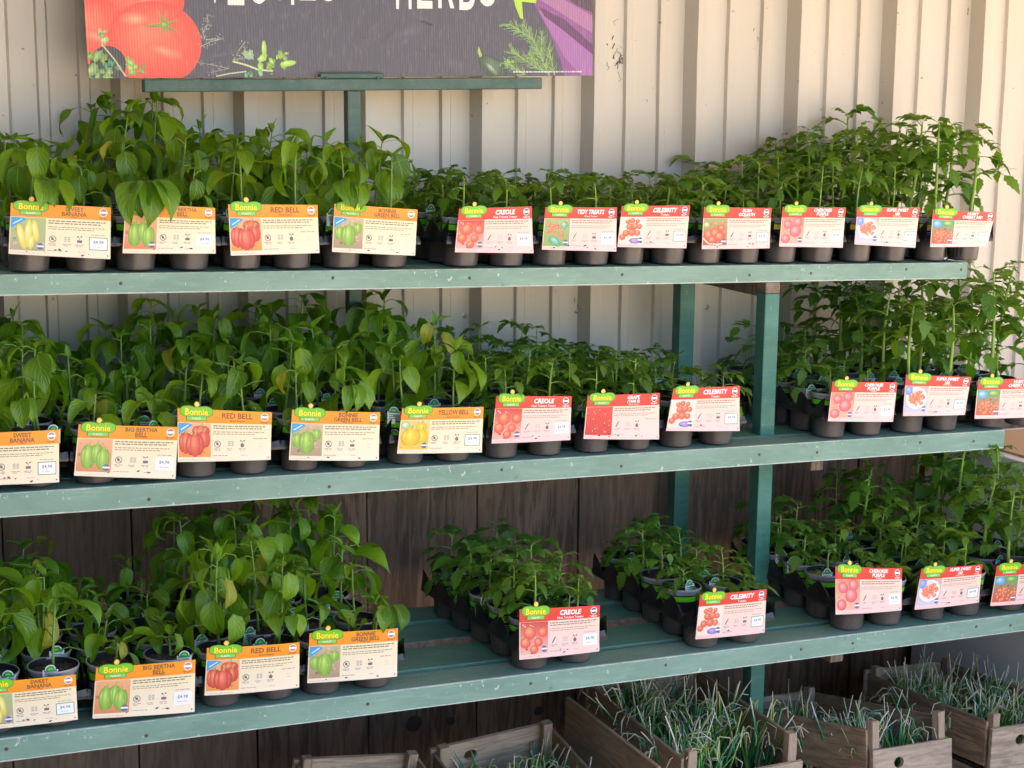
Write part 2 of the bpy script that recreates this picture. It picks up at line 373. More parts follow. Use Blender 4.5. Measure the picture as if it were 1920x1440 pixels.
for key_, Y_, hh_ in (('T', YT, .04), ('M', YM, .047), ('B', YB, .045)):
    for xx_ in (.33, .62, 1.02, 1.37, 1.71, 2.06, 2.2, 2.52, 2.68):
        link('nail', NAIL, rack, M=Matrix.Translation((xx_+random.uniform(-.03, .03), Y_+.0002, shelf_z(key_, xx_)-hh_*random.uniform(.35, .65)))@Matrix.Rotation(math.radians(90), 4, 'X'))
def barp(name, a, b_, w_, d_, mat, par=rack, up_=(0, 1, 0)):
    a = Vector(a); b_ = Vector(b_); ax = b_-a; L = ax.length; z = ax.normalized(); y = Vector(up_); x = y.cross(z).normalized(); y = z.cross(x)
    mb = MB(); mb.box((-w_/2, -d_/2, 0), (w_/2, d_/2, L), bev=.0025)
    R = Matrix((x, y, z)).transposed().to_4x4(); o = link(name, mb.me(name, mat), par, M=Matrix.Translation(a)@R); return o
# front and rear posts
pf_top = atY(1441, 532, YT+.02); pf_bot = atY(1412, 1290, YT+.02)
dirp = (pf_bot-pf_top)/(pf_bot.z-pf_top.z)
def post(topv, zb, w_, mat, name='post'):
    bt = topv+dirp*(zb-topv.z); bt.y = topv.y
    return barp(name, bt, topv, w_, .038, mat)
topf = pf_top.copy(); topf.z = shelf_z('T', topf.x)-.041
post(topf, topf.z-.026-.0, .040, M_bare, 'bare_post_end')
tf2 = topf+dirp*(-.0265); tf2.y = topf.y
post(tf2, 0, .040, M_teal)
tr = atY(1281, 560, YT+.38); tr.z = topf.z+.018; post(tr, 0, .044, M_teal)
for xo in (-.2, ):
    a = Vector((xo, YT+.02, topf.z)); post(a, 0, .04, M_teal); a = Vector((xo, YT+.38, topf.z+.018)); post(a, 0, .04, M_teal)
# crossbeams carrying the shelves
barp('crossbeam', (pf_top.x-.0, YT+.041, topf.z-.018), (pf_top.x-.0, YT+.358, topf.z-.012), .036, .036, M_bare, up_=(0, 0, 1))
for key, Y, xx in (('M', YM, atY(1528, 868, YM+.06).x), ('B', YB, atY(1565, 1222, YB+.06).x)):
    zz = shelf_z(key, xx)-.047-.018
    barp('crossbeam', (xx, Y+.05, zz), (xx, YT+.42, zz), .036, .034, M_bare, up_=(0, 0, 1))
    zz = shelf_z(key, -.2)-.065; barp('crossbeam', (-.24, Y+.05, zz), (-.24, YT+.42, zz), .036, .034, M_bare, up_=(0, 0, 1))

# ------------------------------------------------------------------ print helpers
_tc = {}
def text2d(s, bold=.0, font_shear=0.0, spacing=1.0, res=2):
    key = (s, bold, font_shear, spacing, res)
    if key in _tc: return _tc[key]
    cu = bpy.data.curves.new('t', 'FONT'); cu.body = s; cu.size = 1; cu.offset = bold; cu.shear = font_shear; cu.space_character = spacing
    cu.resolution_u = res; cu.fill_mode = 'FRONT'
    o = bpy.data.objects.new('t', cu); C.objects.link(o); dg = bpy.context.evaluated_depsgraph_get(); ev = o.evaluated_get(dg); me = ev.to_mesh()
    v = np.array([q.co[:2] for q in me.vertices]) if len(me.vertices) else np.zeros((0, 2)); fs = [tuple(q.vertices) for q in me.polygons]
    ev.to_mesh_clear(); bpy.data.objects.remove(o); bpy.data.curves.remove(cu)
    if len(v): mn = v.min(0); mxx = v.max(0); v = v-mn; sz = mxx-mn
    else: sz = np.array([1, 1])
    _tc[key] = (v, fs, sz); return _tc[key]
class Print:
    """flat print: vertices (u, v, layer) with colours, later mapped onto a bent card"""
    def __init__(s): s.v = []; s.f = []; s.c = []
    def poly(s, pts, col, lay): b = len(s.v); s.v += [(x, y, lay) for x, y in pts]; s.c += [col]*len(pts); s.f.append(tuple(range(b, b+len(pts))))
    def grid(s, x0, y0, x1, y1, col, lay, nx=1, ny=1, col2=None):
        b = len(s.v)
        for j in range(ny+1):
            for i in range(nx+1):
                s.v.append((x0+(x1-x0)*i/nx, y0+(y1-y0)*j/ny, lay)); k = j/ny
                s.c.append(col if col2 is None else tuple(a*(1-k)+q*k for a, q in zip(col, col2)))
        for j in range(ny):
            for i in range(nx): q = b+j*(nx+1)+i; s.f.append((q, q+1, q+nx+2, q+nx+1))
    def blob(s, cx, cy, rx, ry, edge, hi, lay, hx=-.25, hy=.3, n=14, rot=0, fn=None):
        b = len(s.v); mid = tuple(a*.72+q*.28 for a, q in zip(edge, hi)); ca, sa = math.cos(rot), math.sin(rot)
        def put(x, y, c): s.v.append((cx+x*ca-y*sa, cy+x*sa+y*ca, lay)); s.c.append(c)
        put(hx*rx, hy*ry, hi)
        for k in range(n): a = 2*math.pi*k/n; q = fn(a) if fn else 1; put(rx*(hx*.5+.62*math.cos(a)*q), ry*(hy*.5+.62*math.sin(a)*q), mid)
        for k in range(n): a = 2*math.pi*k/n; q = fn(a) if fn else 1; put(rx*math.cos(a)*q, ry*math.sin(a)*q, edge)
        for k in range(n):
            k2 = (k+1) % n; s.f.append((b, b+1+k, b+1+k2)); s.f.append((b+1+k, b+1+n+k, b+1+n+k2, b+1+k2))
    def ring(s, cx, cy, r, w_, col, lay, n=16):
        b = len(s.v)
        for k in range(n):
            a = 2*math.pi*k/n; s.v += [(cx+r*math.cos(a), cy+r*math.sin(a), lay), (cx+(r-w_)*math.cos(a), cy+(r-w_)*math.sin(a), lay)]; s.c += [col, col]
        for k in range(n): i, j = b+2*k, b+2*((k+1) % n); s.f.append((i, j, j+1, i+1))
    def line(s, pts, w_, col, lay):
        for (x0, y0), (x1, y1) in zip(pts[:-1], pts[1:]):
            L = math.hypot(x1-x0, y1-y0) or 1; nx, ny = -(y1-y0)/L*w_/2, (x1-x0)/L*w_/2
            s.poly([(x0+nx, y0+ny), (x0-nx, y0-ny), (x1-nx, y1-ny), (x1+nx, y1+ny)], col, lay)
    def text(s, st, cx, cy, h, col, lay, maxw=None, bold=.01, shear=0, align='C', spacing=1.0, res=2):
        v, fs, sz = text2d(st, bold, shear, spacing, res); k = h/ max(sz[1], 1e-6) if sz[1] > .3 else h/.7; kx = k
        if maxw and sz[0]*k > maxw: kx = maxw/sz[0]
        ox = cx-(sz[0]*kx/2 if align == 'C' else 0); b = len(s.v)
        for x, y in v: s.v.append((ox+x*kx, cy-h/2+y*k, lay)); s.c.append(col)
        s.f += [tuple(b+i for i in f) for f in fs]
    def fine(s, x0, x1, y, h, col, lay, rnd):
        x = x0
        while x < x1-.004:
            w_ = rnd.uniform(.003, .010); w_ = min(w_, x1-x)
            s.poly([(x, y), (x+w_, y), (x+w_, y+h), (x, y+h)], tuple(c*rnd.uniform(.8, 1.25) for c in col), lay); x += w_+.0016
    def mesh(s, name, fn, mat):
        return mesh(name, [fn(*v) for v in s.v], s.f, [mat], cols=s.c)

CW, CH = .19, .10
RED, REDHI = (.62, .035, .022), (.95, .30, .18)
GRN, GRNHI = (.20, .42, .04), (.55, .75, .18)
YEL, YELHI = (.85, .50, .02), (.98, .80, .12)
def lob(k, a0=0, d=.12): return lambda a: 1-d*abs(math.sin(k*(a-a0)))
def photo(p, kind, rnd):
    x0, x1, y0, y1 = .002, .066, .009, .073; cx, cy = (x0+x1)/2, (y0+y1)/2; w_, h_ = x1-x0, y1-y0
    def clampblob(x, y, rx, ry, *a, **k): p.blob(x, y, min(rx, x-x0, x1-x) if 0 else rx, ry, *a, **k)
    bgc = {'banana': ((.42, .40, .25), (.38, .50, .20)), 'bertha': ((.70, .22, .10), (.85, .42, .22)), 'redbell': ((.85, .30, .05), (.80, .45, .25)),
           'greenbell': ((.40, .28, .18), (.60, .45, .28)), 'yellow': ((.85, .55, .08), (.75, .60, .25)), 'creole': ((.82, .45, .40), (.62, .05, .03)),
           'tidy': ((.25, .40, .12), (.35, .48, .2)), 'celebrity': ((.86, .72, .62), (.88, .76, .66)), 'goliath': ((.45, .10, .06), (.35, .40, .16)),
           'cherokee': ((.85, .45, .35), (.75, .25, .15)), 'sweet': ((.55, .58, .75), (.60, .40, .35)), 'husky': ((.65, .08, .04), (.12, .35, .18)), 'grape': ((.60, .02, .02), (.72, .06, .04))}[kind]
    p.grid(x0, y0, x1, y1, bgc[0], 2, 5, 4, bgc[1])
    for _ in range(22):      # background clutter of the photograph
        x = rnd.uniform(x0+.004, x1-.004); y = rnd.uniform(y0+.004, y1-.004); r = rnd.uniform(.0015, .004); k = rnd.uniform(.6, 1.35); base = bgc[rnd.randint(0, 1)]
        p.blob(x, y, r, r*rnd.uniform(.4, 1), tuple(c*k for c in base), tuple(min(1, c*k*1.2) for c in base), 2.4, n=6)
    if kind == 'banana':
        for i, (x, y, r, l) in enumerate(((.022, .036, .007, .026), (.034, .042, .007, .028), (.047, .048, .006, .022), (.040, .026, .006, .015))):
            p.blob(x, y, r, l, (.72, .62, .08), (.98, .93, .45), 3+i*.3, rot=rnd.uniform(-.1, .35), n=12)
    elif kind in ('bertha', 'greenbell', 'redbell', 'yellow'):
        a, b_ = {'bertha': (GRN, GRNHI), 'greenbell': (GRN, GRNHI), 'redbell': (RED, REDHI), 'yellow': (YEL, YELHI)}[kind]
        if kind == 'bertha': L = ((.022, .038, .013, .026), (.038, .044, .010, .022), (.050, .034, .012, .024))
        elif kind == 'greenbell': L = ((.014, .040, .010, .016), (.054, .052, .009, .012), (.034, .036, .015, .025))
        elif kind == 'redbell': L = ((.046, .058, .017, .012), (.052, .042, .012, .018), (.016, .036, .013, .022), (.034, .032, .018, .024))
        else: L = ((.048, .058, .012, .010), (.050, .036, .014, .018), (.026, .036, .021, .022))
        for i, (x, y, rx, ry) in enumerate(L):
            for s_, k in ((-1, .85), (1, .85), (0, 1)):
                p.blob(x+s_*rx*.42, y, rx*.62, ry*k, tuple(c*(.8 if s_ else 1) for c in a), b_, 3+i*.4+.1*(s_ == 0), n=10)
            p.line([(x, y+ry*.8), (x+.003, y+ry+.004)], .003, (.35, .5, .1), 3.35+i*.4)
    elif kind in ('celebrity', 'creole', 'cherokee', 'goliath'):
        L = {'celebrity': ((.02, .062, .006), (.032, .064, .007), (.046, .063, .006), (.026, .05, .009), (.040, .051, .009), (.052, .050, .007), (.018, .034, .009), (.034, .036, .010), (.048, .035, .008), (.010, .024, .008)),
             'creole': ((.024, .052, .015), (.054, .052, .012), (.014, .032, .012), (.044, .032, .010), (.034, .018, .010)),
             'cherokee': ((.020, .056, .013), (.048, .062, .014), (.042, .040, .017), (.016, .020, .013)),
             'goliath': ((.018, .034, .014), (.050, .050, .010), (.034, .038, .014), (.046, .030, .013), (.026, .022, .011))}[kind]
        a, b_ = ((.70, .10, .12), (.95, .45, .45)) if kind == 'cherokee' else ((.74, .07, .035), (.96, .38, .24))
        for i, (x, y, r) in enumerate(L):
            p.blob(x, y, r, r*.92, a, b_, 3+i*.15, n=12)
            if kind in ('creole', 'celebrity') and i % 2 == 0: p.poly([(x-.003, y+r*.5), (x, y+r*.8), (x+.003, y+r*.5), (x, y+r*.35)], (.3, .5, .1), 4.8)
        if kind == 'celebrity': p.blob(.044, .016, .016, .007, (.15, .18, .65), (.75, .4, .5), 4.7)
        if kind == 'goliath': p.line([(x0, .026), (.016, .013), (.04, .011), (.06, .014)], .003, (.85, .7, .5), 4.9); p.blob(.01, .058, .008, .006, (.3, .5, .12), (.9, .9, .7), 3)
    elif kind in ('tidy', 'sweet', 'husky', 'grape'):
        if kind == 'sweet': p.blob(.034, .044, .030, .027, (.9, .82, .78), (.7, .2, .12), 2.6, 0, 0); p.blob(.012, .062, .010, .012, (.15, .25, .75), (.5, .6, .9), 2.7)
        if kind == 'husky': p.blob(.016, .062, .014, .010, (.05, .35, .75), (.5, .75, .9), 2.7); p.blob(.048, .064, .018, .008, (.08, .3, .08), (.5, .7, .15), 2.7)
        if kind == 'tidy': p.blob(.052, .058, .012, .013, (.10, .35, .2), (.5, .75, .5), 2.6, fn=lob(5, 0, .4)); p.blob(.03, .02, .018, .009, (.08, .35, .12), (.3, .7, .8), 2.6, rot=-.6)
        N = {'tidy': 20, 'sweet': 30, 'husky': 34, 'grape': 12}[kind]
        for i in range(N):
            if kind == 'sweet': a = rnd.uniform(0, 6.28); q = math.sqrt(rnd.random())*.85; x, y = .034+.025*q*math.cos(a), .044+.022*q*math.sin(a)
            elif kind == 'husky': x, y = rnd.uniform(.006, .062), rnd.uniform(.012, .044)
            elif kind == 'tidy': x, y = rnd.uniform(.008, .05), rnd.uniform(.025, .068)
            else: x, y = rnd.uniform(.008, .06), rnd.uniform(.016, .068)
            if kind == 'grape': p.blob(x, y, .0011, .0022, (.85, .25, .2), (1, .75, .6), 3+i*.02, n=6)
            else: r = rnd.uniform(.0032, .0048); p.blob(x, y, r, r, (.72, .10, .03), (.98, .50, .30), 3+i*.02, n=8)
    if kind in ('banana', 'redbell', 'greenbell'): p.poly([(x0, .073), (.020, .073), (.030, .070), (x0+.002, .052), (x0, .052)], (.04, .36, .72), 5.2); p.line([(.006, .060), (.022, .070)], .0022, (.55, .8, .95), 5.4)
    if kind == 'yellow': p.blob(.012, .062, .010, .009, (.35, .55, .2), (.85, .9, .75), 4.6)
    if kind not in ('grape', 'redbell', 'greenbell'): p.blob(.057, .018, .0065, .0065, (.10, .12, .28), (.10, .12, .28), 5.2, n=12); p.grid(.0505, .0165, .0635, .0200, (.85, .85, .9), 5.4)
def card_print(v):
    """returns dict of Prints (card, photograph, logo, lettering, price_label)"""
    name, lines, sub, col, kind, price = v; rnd = random.Random(name)
    org = col == 'o'
    hd = (.90, .29, .004) if org else (.74, .035, .018); hd2 = (.93, .34, .004) if org else (.78, .055, .03)
    body_t = (.86, .74, .47) if org else (.88, .66, .52); body_b = (.88, .77, .60) if org else (.90, .60, .59)
    ink = (.22, .07, .03) if org else (.97, .93, .90)
    base = Print(); base.grid(0, 0, CW, .074, body_b, 1, 20, 6, body_t); base.grid(0, .074, CW, CH, hd, 1, 20, 3, hd2)
    ph = Print(); photo(ph, kind, rnd)
    if not org:
        base.grid(0.0, .0735, .066, .076, hd, 1.4, 6, 1)
    lg = Print(); cx, cy = .037, .0955
    def lz(sx, sy, col, lay):
        pts = []
        for k in range(28):
            a = 2*math.pi*k/28; x = math.cos(a); y = math.sin(a); xx = (abs(x)**.55)*(1 if x > 0 else -1); yy = (abs(y)**.75)*(1 if y > 0 else -1)
            d = (-.28*math.exp(-(xx/.28)**2)) if y > 0 else .0
            pts.append((xx*sx, (yy+d)*sy))
        b = len(lg.v); lg.v.append((cx, cy, lay)); lg.c.append(col)
        for (x, y) in pts: lg.v.append((cx+x, cy+y, lay)); lg.c.append(col)
        for k in range(28): lg.f.append((b, b+1+k, b+1+(k+1) % 28))
    lz(.0330, .0112, (.08, .25, .03), 6); lz(.0316, .0100, (.17, .58, .015), 7)
    lg.grid(cx-.0205, cy-.0175, cx+.0205, cy-.0095, (.08, .25, .03), 6.2, 4, 1); lg.grid(cx-.0190, cy-.0165, cx+.0190, cy-.0105, (.25, .62, .10), 7.2, 4, 1)
    lg.text('Bonnie', cx+.0007, cy-.0012, .0124, (.80, .16, .01), 8, .047, .045); lg.text('Bonnie', cx, cy-.0008, .0120, (.95, .92, .02), 9, .046, .02)
    lg.text('PLANTS', cx, cy-.0135, .0038, (.93, .97, .88), 9, .03, .01, res=1)
    lg.blob(cx+.0005, cy+.0135, .0052, .0052, (.90, .52, .03), (.98, .86, .25), 6.5, 0, 0)
    lt = Print()
    tx = .119; n = len(lines)
    if n == 1: lt.text(lines[0], tx, .0895, .0108, ink, 3, .072, .018 if org else .035, 0 if org else .15); lt.text(sub, tx, .0790, .0052 if len(sub) > 9 else .0056, ink, 3, .062, .012, res=1)
    else:
        lt.text(lines[0], tx, .0930, .0084, ink, 3, .068, .02 if org else .035, 0 if org else .15); lt.text(lines[1], tx, .0834, .0084, ink, 3, .068, .02 if org else .035, 0 if org else .15)
        lt.text(sub, tx, .0775, .0040, ink, 3, .045, .01, res=1)
    if org: lt.text('SINCE 1918', .037, .0765, .0030, (.70, .22, .02), 3, .03, .005, res=1)
    bx, by = .175, .0890
    lt.blob(bx, by, .0082, .0082, (.93, .90, .87), (.93, .90, .87), 3, n=16)
    c1 = (.42, .24, .16) if org else (.14, .10, .16)
    for s_ in (1, -1):
        pts = [(bx+.0068*math.cos(a), by+s_*.0068*math.sin(a)) for a in np.linspace(.32, math.pi-.32, 9)]; lt.poly(pts if s_ > 0 else pts[::-1], c1, 4)
    lt.fine(bx-.009, bx+.009, .0780, .0010, ink, 3, rnd); lt.fine(bx-.007, bx+.008, .0760, .0009, ink, 3, rnd)
    ft = (.28, .20, .15) if org else (.42, .22, .22)
    for (y, xe, k) in ((.0680, .182, .7), (.0635, .170, .7), (.0565, .178, 1.25), (.0525, .160, 1.25)): lt.fine(.0705, xe, y, .0019 if k < 1 else .0015, tuple(min(1, c*k) for c in ft), 3, rnd)
    lt.fine(.0705, .100, .0105, .0011, ft, 3, rnd); lt.fine(.128, .142, .0105, .0011, (.5, .35, .3), 3, rnd); lt.fine(.004, .055, .0035, .0009, (.55, .5, .45), 3, rnd)
    lt.blob(.1845, .0055, .0013, .0018, (.05, .05, .05), (.05, .05, .05), 3, n=6)
    ic = (.16, .12, .14)
    if org: lt.ring(.0795, .0335, .0068, .0013, ic, 3); lt.line([(.0755, .038), (.0840, .0290)], .0012, ic, 3.2); lt.blob(.079, .034, .0026, .0032, ic, ic, 3.1, n=7)
    else: lt.line([(.0760, .0280), (.0830, .0395)], .0024, ic, 3); lt.line([(.0820, .038), (.0850, .0420)], .0012, (.5, .3, .2), 3)
    g_ = (.50, .46, .42) if org else (.62, .52, .52)
    for i in range(2):
        for j in range(3): lt.grid(.1010+i*.0065, .0295+j*.0036, .1060+i*.0065, .0320+j*.0036, g_, 3)
    kind2 = rnd.randint(0, 1)
    lt.blob(.1300, .0310, .0040, .0044, ic, ic, 3, n=8) if kind2 else lt.grid(.1255, .0285, .1350, .0335, ic, 3)
    lt.blob(.1270, .0400, .0022, .0014, (.10, .10, .06), (.10, .1, .06), 3, rot=-.6, n=6); lt.blob(.1335, .0402, .0022, .0014, (.1, .1, .06), (.1, .1, .06), 3, rot=.6, n=6); lt.line([(.1300, .034), (.1300, .0400)], .0007, ic, 3)
    for xx in (.0795, .1062, .1300): lt.fine(xx-.008, xx+.008, .0235, .0011, ft, 3, rnd); lt.fine(xx-.006, xx+.006, .0210, .0009, ft, 3, rnd)
    pr = None
    lt.fine(.152, .181, .0440, .0014, (.42, .30, .25), 3, rnd)
    if price in ('box', 'plain'):
        pr = Print()
        if price == 'box': pr.grid(.1485, .0155, .1845, .0405, (.12, .33, .20), 3, 3, 2); pr.grid(.1500, .0170, .1830, .0390, (.85, .86, .86), 4, 3, 2)
        else: pr.grid(.1490, .0160, .1840, .0405, (.86, .85, .86), 4, 3, 2)
        pr.text('$4.98', .1665, .0310, .0068, (.12, .15, .22), 5, .026, .012, spacing=1.1); pr.fine(.157, .176, .0215, .0011, (.4, .45, .5), 5, rnd)
    else: lt.fine(.163, .172, .0330, .0010, (.55, .5, .6), 3, rnd); lt.fine(.164, .175, .0270, .0010, (.5, .5, .6), 3, rnd)
    if rnd.random() < .6:    # splashes of soil along the lower edge
        for _ in range(rnd.randint(3, 9)): x = rnd.uniform(.02, .15); p_ = rnd.uniform(.0008, .0026); lt.blob(x, rnd.uniform(.004, .014), p_*1.5, p_*.7, (.06, .05, .04), (.06, .05, .04), 6, n=6, rot=rnd.uniform(-.5, .5))
    return dict(card=base, photograph=ph, logo=lg, lettering=lt, price_label=pr)
VAR = {
 'banana': ('sweet banana', ['SWEET', 'BANANA'], 'Pepper', 'o', 'banana'), 'bertha': ('big bertha', ['BIG BERTHA', 'BELL'], 'Sweet Pepper', 'o', 'bertha'),
 'redbell': ('red bell', ['RED BELL'], 'Sweet Pepper', 'o', 'redbell'), 'greenbell': ('green bell', ['BONNIE', 'GREEN BELL'], 'Sweet Pepper', 'o', 'greenbell'),
 'yellow': ('yellow bell', ['YELLOW BELL'], 'Sweet Pepper', 'o', 'yellow'), 'creole': ('creole', ['CREOLE'], 'Heat Tolerant Tomato', 'r', 'creole'),
 'tidy': ('tidy treats', ['TIDY TREATS'], 'Cherry Tomato', 'r', 'tidy'), 'celebrity': ('celebrity', ['CELEBRITY'], 'Tomato', 'r', 'celebrity'),
 'goliath': ('bush goliath', ['BUSH', 'GOLIATH'], 'Tomato', 'r', 'goliath'), 'cherokee': ('cherokee purple', ['CHEROKEE', 'PURPLE'], 'Tomato', 'r', 'cherokee'),
 'sweet': ('super sweet', ['SUPER SWEET', '100'], 'Cherry Tomato', 'r', 'sweet'), 'husky': ('husky cherry', ['HUSKY', 'CHERRY RED'], 'Cherry Tomato', 'r', 'husky'),
 'grape': ('grape', ['GRAPE', '(TAMI G)'], 'Hybrid Tomato', 'r', 'grape')}
def make_card(var, shelf_name, Yp, quad, price, bow=.004, flare=.004, seed=0):
    v = VAR[var]+(price,); P = card_print(v); rnd = random.Random(seed)
    q = [atY(x, y, Yp) for (x, y) in quad]      # TL TR BR BL
    org = q[3]; nrm = Vector((0, -1, 0))
    b1 = bow*rnd.uniform(.5, 1.3); b2 = flare*rnd.uniform(.3, 1.4); tw = rnd.uniform(-.003, .003)
    def fn(x, y, lay):
        s_ = x/CW; t_ = y/CH
        pt = q[3]*((1-s_)*(1-t_))+q[2]*(s_*(1-t_))+q[1]*(s_*t_)+q[0]*((1-s_)*t_)
        d = b1*(4*s_*(1-s_))+b2*((1-t_)**2)*(.4+s_)+tw*(s_-.5)*(t_-.5)*4+lay*.00016
        return (pt-org)+nrm*d
    root = empty('plant_sign', org)
    kind = 'pepper' if v[3] == 'o' else 'tomato'; colr = 'orange and cream' if v[3] == 'o' else 'red and pink'
    pl = {'box': 'bordered $4.98 price', 'plain': 'plain white $4.98 price', 'none': 'no price sticker'}[price]
    tag(root, f'{colr} {v[0]} {kind} card with {pl}, {shelf_name} shelf', 'sign card', 'variety sign cards along the shelf fronts')
    for nm in ('card', 'photograph', 'logo', 'lettering', 'price_label'):
        if P[nm] is None: continue
        me = P[nm].mesh(nm, fn, M_print); o = link(nm, me, root)
        if nm == 'lettering': o['kind'] = 'stuff'
        if nm == 'card': sm = o.modifiers.new('t', 'SOLIDIFY'); sm.thickness = .0006; sm.offset = -1
        if nm == 'logo': sm = o.modifiers.new('t', 'SOLIDIFY'); sm.thickness = .0005; sm.offset = -1
    return root
# ------------------------------------------------------------------ trays and pots
PX, PY = .106, .092
NR = 5
def tray_mesh(cut=None):
    b = MB(); W = PX*2; L = PY*NR
    for i in range(2):
        for j in range(NR):
            cx, cy = (i-.5)*PX, (j+.5)*PY
            b.lathe([(.001, .0015), (.034, .0015), (.0365, .004), (.0405, .050), (.0425, .0515), (.0425, .056)], 20, (cx, cy, 0), cap0=False)
            b.lathe([(.040, .0560), (.0365, .006), (.001, .005)], 16, (cx, cy, 0))
    # web between cups (flange)
    z = .0535; g = .003
    b.box((-W/2, -.001, z-.0025), (W/2, .006, z+.0025)); b.box((-W/2, L-.006, z-.0025), (W/2, L+.001, z+.0025))
    b.box((-W/2-.001, .006, z-.0025), (-W/2+.007, L-.006, z+.0025)); b.box((W/2-.007, .006, z-.0025), (W/2+.001, L-.006, z+.0025))
    b.box((-.008, .006, z-.0015), (.008, L-.006, z+.0015))
    for j in range(1, NR): b.box((-W/2+.007, j*PY-.006, z-.001), (-.008, j*PY+.006, z+.001)); b.box((.008, j*PY-.006, z-.001), (W/2-.007, j*PY+.006, z+.001))
    # side walls: peaks between pots, dips in front of each pot
    def wall_(p0, p1, n, lo, hi, nrm, endpk=True, steps=10):
        tot = n*steps; vs = []; fs = []
        for k in range(tot+1):
            u = k/tot; ph = (u*n) % 1.0; d = min(ph, 1-ph)*2          # 0 at peaks, 1 in the dips
            hgt = hi-(hi-lo)*d**1.15
            inset = .002*math.sin(math.pi*ph)
            x = p0[0]+(p1[0]-p0[0])*u; y = p0[1]+(p1[1]-p0[1])*u
            for (zz, oo) in ((.0560, 0), (hgt, .003)):
                for th in (0, .0016): vs.append((x-nrm[0]*(oo+th+inset*(zz > .057)), y-nrm[1]*(oo+th+inset*(zz > .057)), zz))
        for k in range(tot):
            a = k*4; c_ = a+4
            fs += [(a, c_, c_+2, a+2), (a+1, a+3, c_+3, c_+1), (a+2, c_+2, c_+3, a+3)]
        b.add(vs, fs)
    wall_((-W/2, L), (-W/2, 0), NR, .066, .101, (-1, 0)); wall_((W/2, 0), (W/2, L), NR, .066, .101, (1, 0))
    wall_((-W/2, 0), (W/2, 0), 2, .058, .069, (0, -1)); wall_((W/2, L), (-W/2, L), 2, .058, .075, (0, 1))
    me = b.me('tray', M_tray); smooth_by_angle(me, 38); return me
TRAY = tray_mesh()
def pot_mesh():
    b = MB(); b.lathe([(.001, .008), (.0355, .008), (.0362, .012), (.0400, .060), (.0432, .0925), (.0436, .0930), (.0446, .1010), (.0462, .1015), (.0468, .1045), (.0458, .1065), (.0442, .1060), (.0438, .1000), (.0425, .0900)], 26,
              mi=[1, 1, 1, 1, 1, 0, 0, 0, 0, 0, 1, 1])
    me = b.me('pot', [M_rim, M_potblack]); smooth_by_angle(me, 50); return me
POT = pot_mesh()
def label_mesh(ang0):
    """printed sleeve: lime band, white small print, green leaf emblem, on the pot's outer face"""
    b = MB()
    def R(z): return .0362+(.0432-.0362)*(z-.012)/(.0925-.012)+.0005
    def arc(a0, a1, z0, z1, mi, lay=0, n=None):
        n = n or max(2, int(abs(a1-a0)/.22)); vs = []
        for k in range(n+1):
            a = a0+(a1-a0)*k/n
            for z in (z0, z1): r = R(z)+lay*.0003; vs.append((r*math.cos(a), r*math.sin(a), z))
        b.add(vs, [(2*k, 2*k+2, 2*k+3, 2*k+1) for k in range(n)], mi)
    arc(-math.pi, 0.0+math.pi, .0790, .0905, 0, 0, 28)
    for c in (ang0, ang0+math.pi, ):
        # emblem
        def disk(ca, cz, ra, rz, mi, lay):
            vs = [];
            for k in range(14): q = 2*math.pi*k/14; a = ca+ra*math.cos(q); z = cz+rz*math.sin(q); r = R(z)+lay*.0003; vs.append((r*math.cos(a), r*math.sin(a), z))
            b.add(vs, [tuple(range(14))], mi)
        disk(c, .0630, .30, .0125, 1, 1); disk(c, .0630, .265, .0110, 4, 2); disk(c, .0625, .20, .0085, 0, 3); disk(c+.02, .061, .10, .005, 2, 4)
        arc(c+.45, c+.85, .0765, .0790, 2, 1)
        for k in range(5): arc(c+.45, c+.45+random.uniform(.35, .6), .0700-k*.0042, .0712-k*.0042, 1, 1)
        arc(c-.95, c-.45, .0765, .0785, 1, 1)
        for k in range(4): arc(c-1.0, c-1.0+random.uniform(.35, .5), .0705-k*.0045, .0714-k*.0045, 1, 1)
    return b.me('pot_label', [M_limegreen, M_white, M_yel, M_potblack, M_tagg])
LABELS = [label_mesh(a) for a in (-2.1, -1.3, -2.7, -.4)]
LABEL_Y = []
for L_ in LABELS[:2]:
    q = L_.copy(); q.materials[0] = M_yel; LABEL_Y.append(q)
def soil_mesh(seed):
    rnd = random.Random(seed); b = MB(); prof_ = [(.0432, .0945), (.036, .0965), (.026, .098), (.014, .099), (.001, .0995)]
    b.lathe(prof_, 16); b.v = [(x+rnd.gauss(0, .0008), y+rnd.gauss(0, .0008), z+rnd.gauss(0, .0014)) for x, y, z in b.v]
    for _ in range(10):
        a = rnd.uniform(0, 6.28); r = rnd.uniform(0, .034); s_ = rnd.uniform(.002, .0045); x, y = r*math.cos(a), r*math.sin(a)
        b.add([(x-s_, y, .098), (x+s_*.6, y-s_, .0975), (x+s_*.5, y+s_, .098), (x, y, .098+s_)], [(0, 1, 3), (1, 2, 3), (2, 0, 3)])
    return b.me('soil', M_soil)
SOILS = [soil_mesh(i) for i in range(4)]
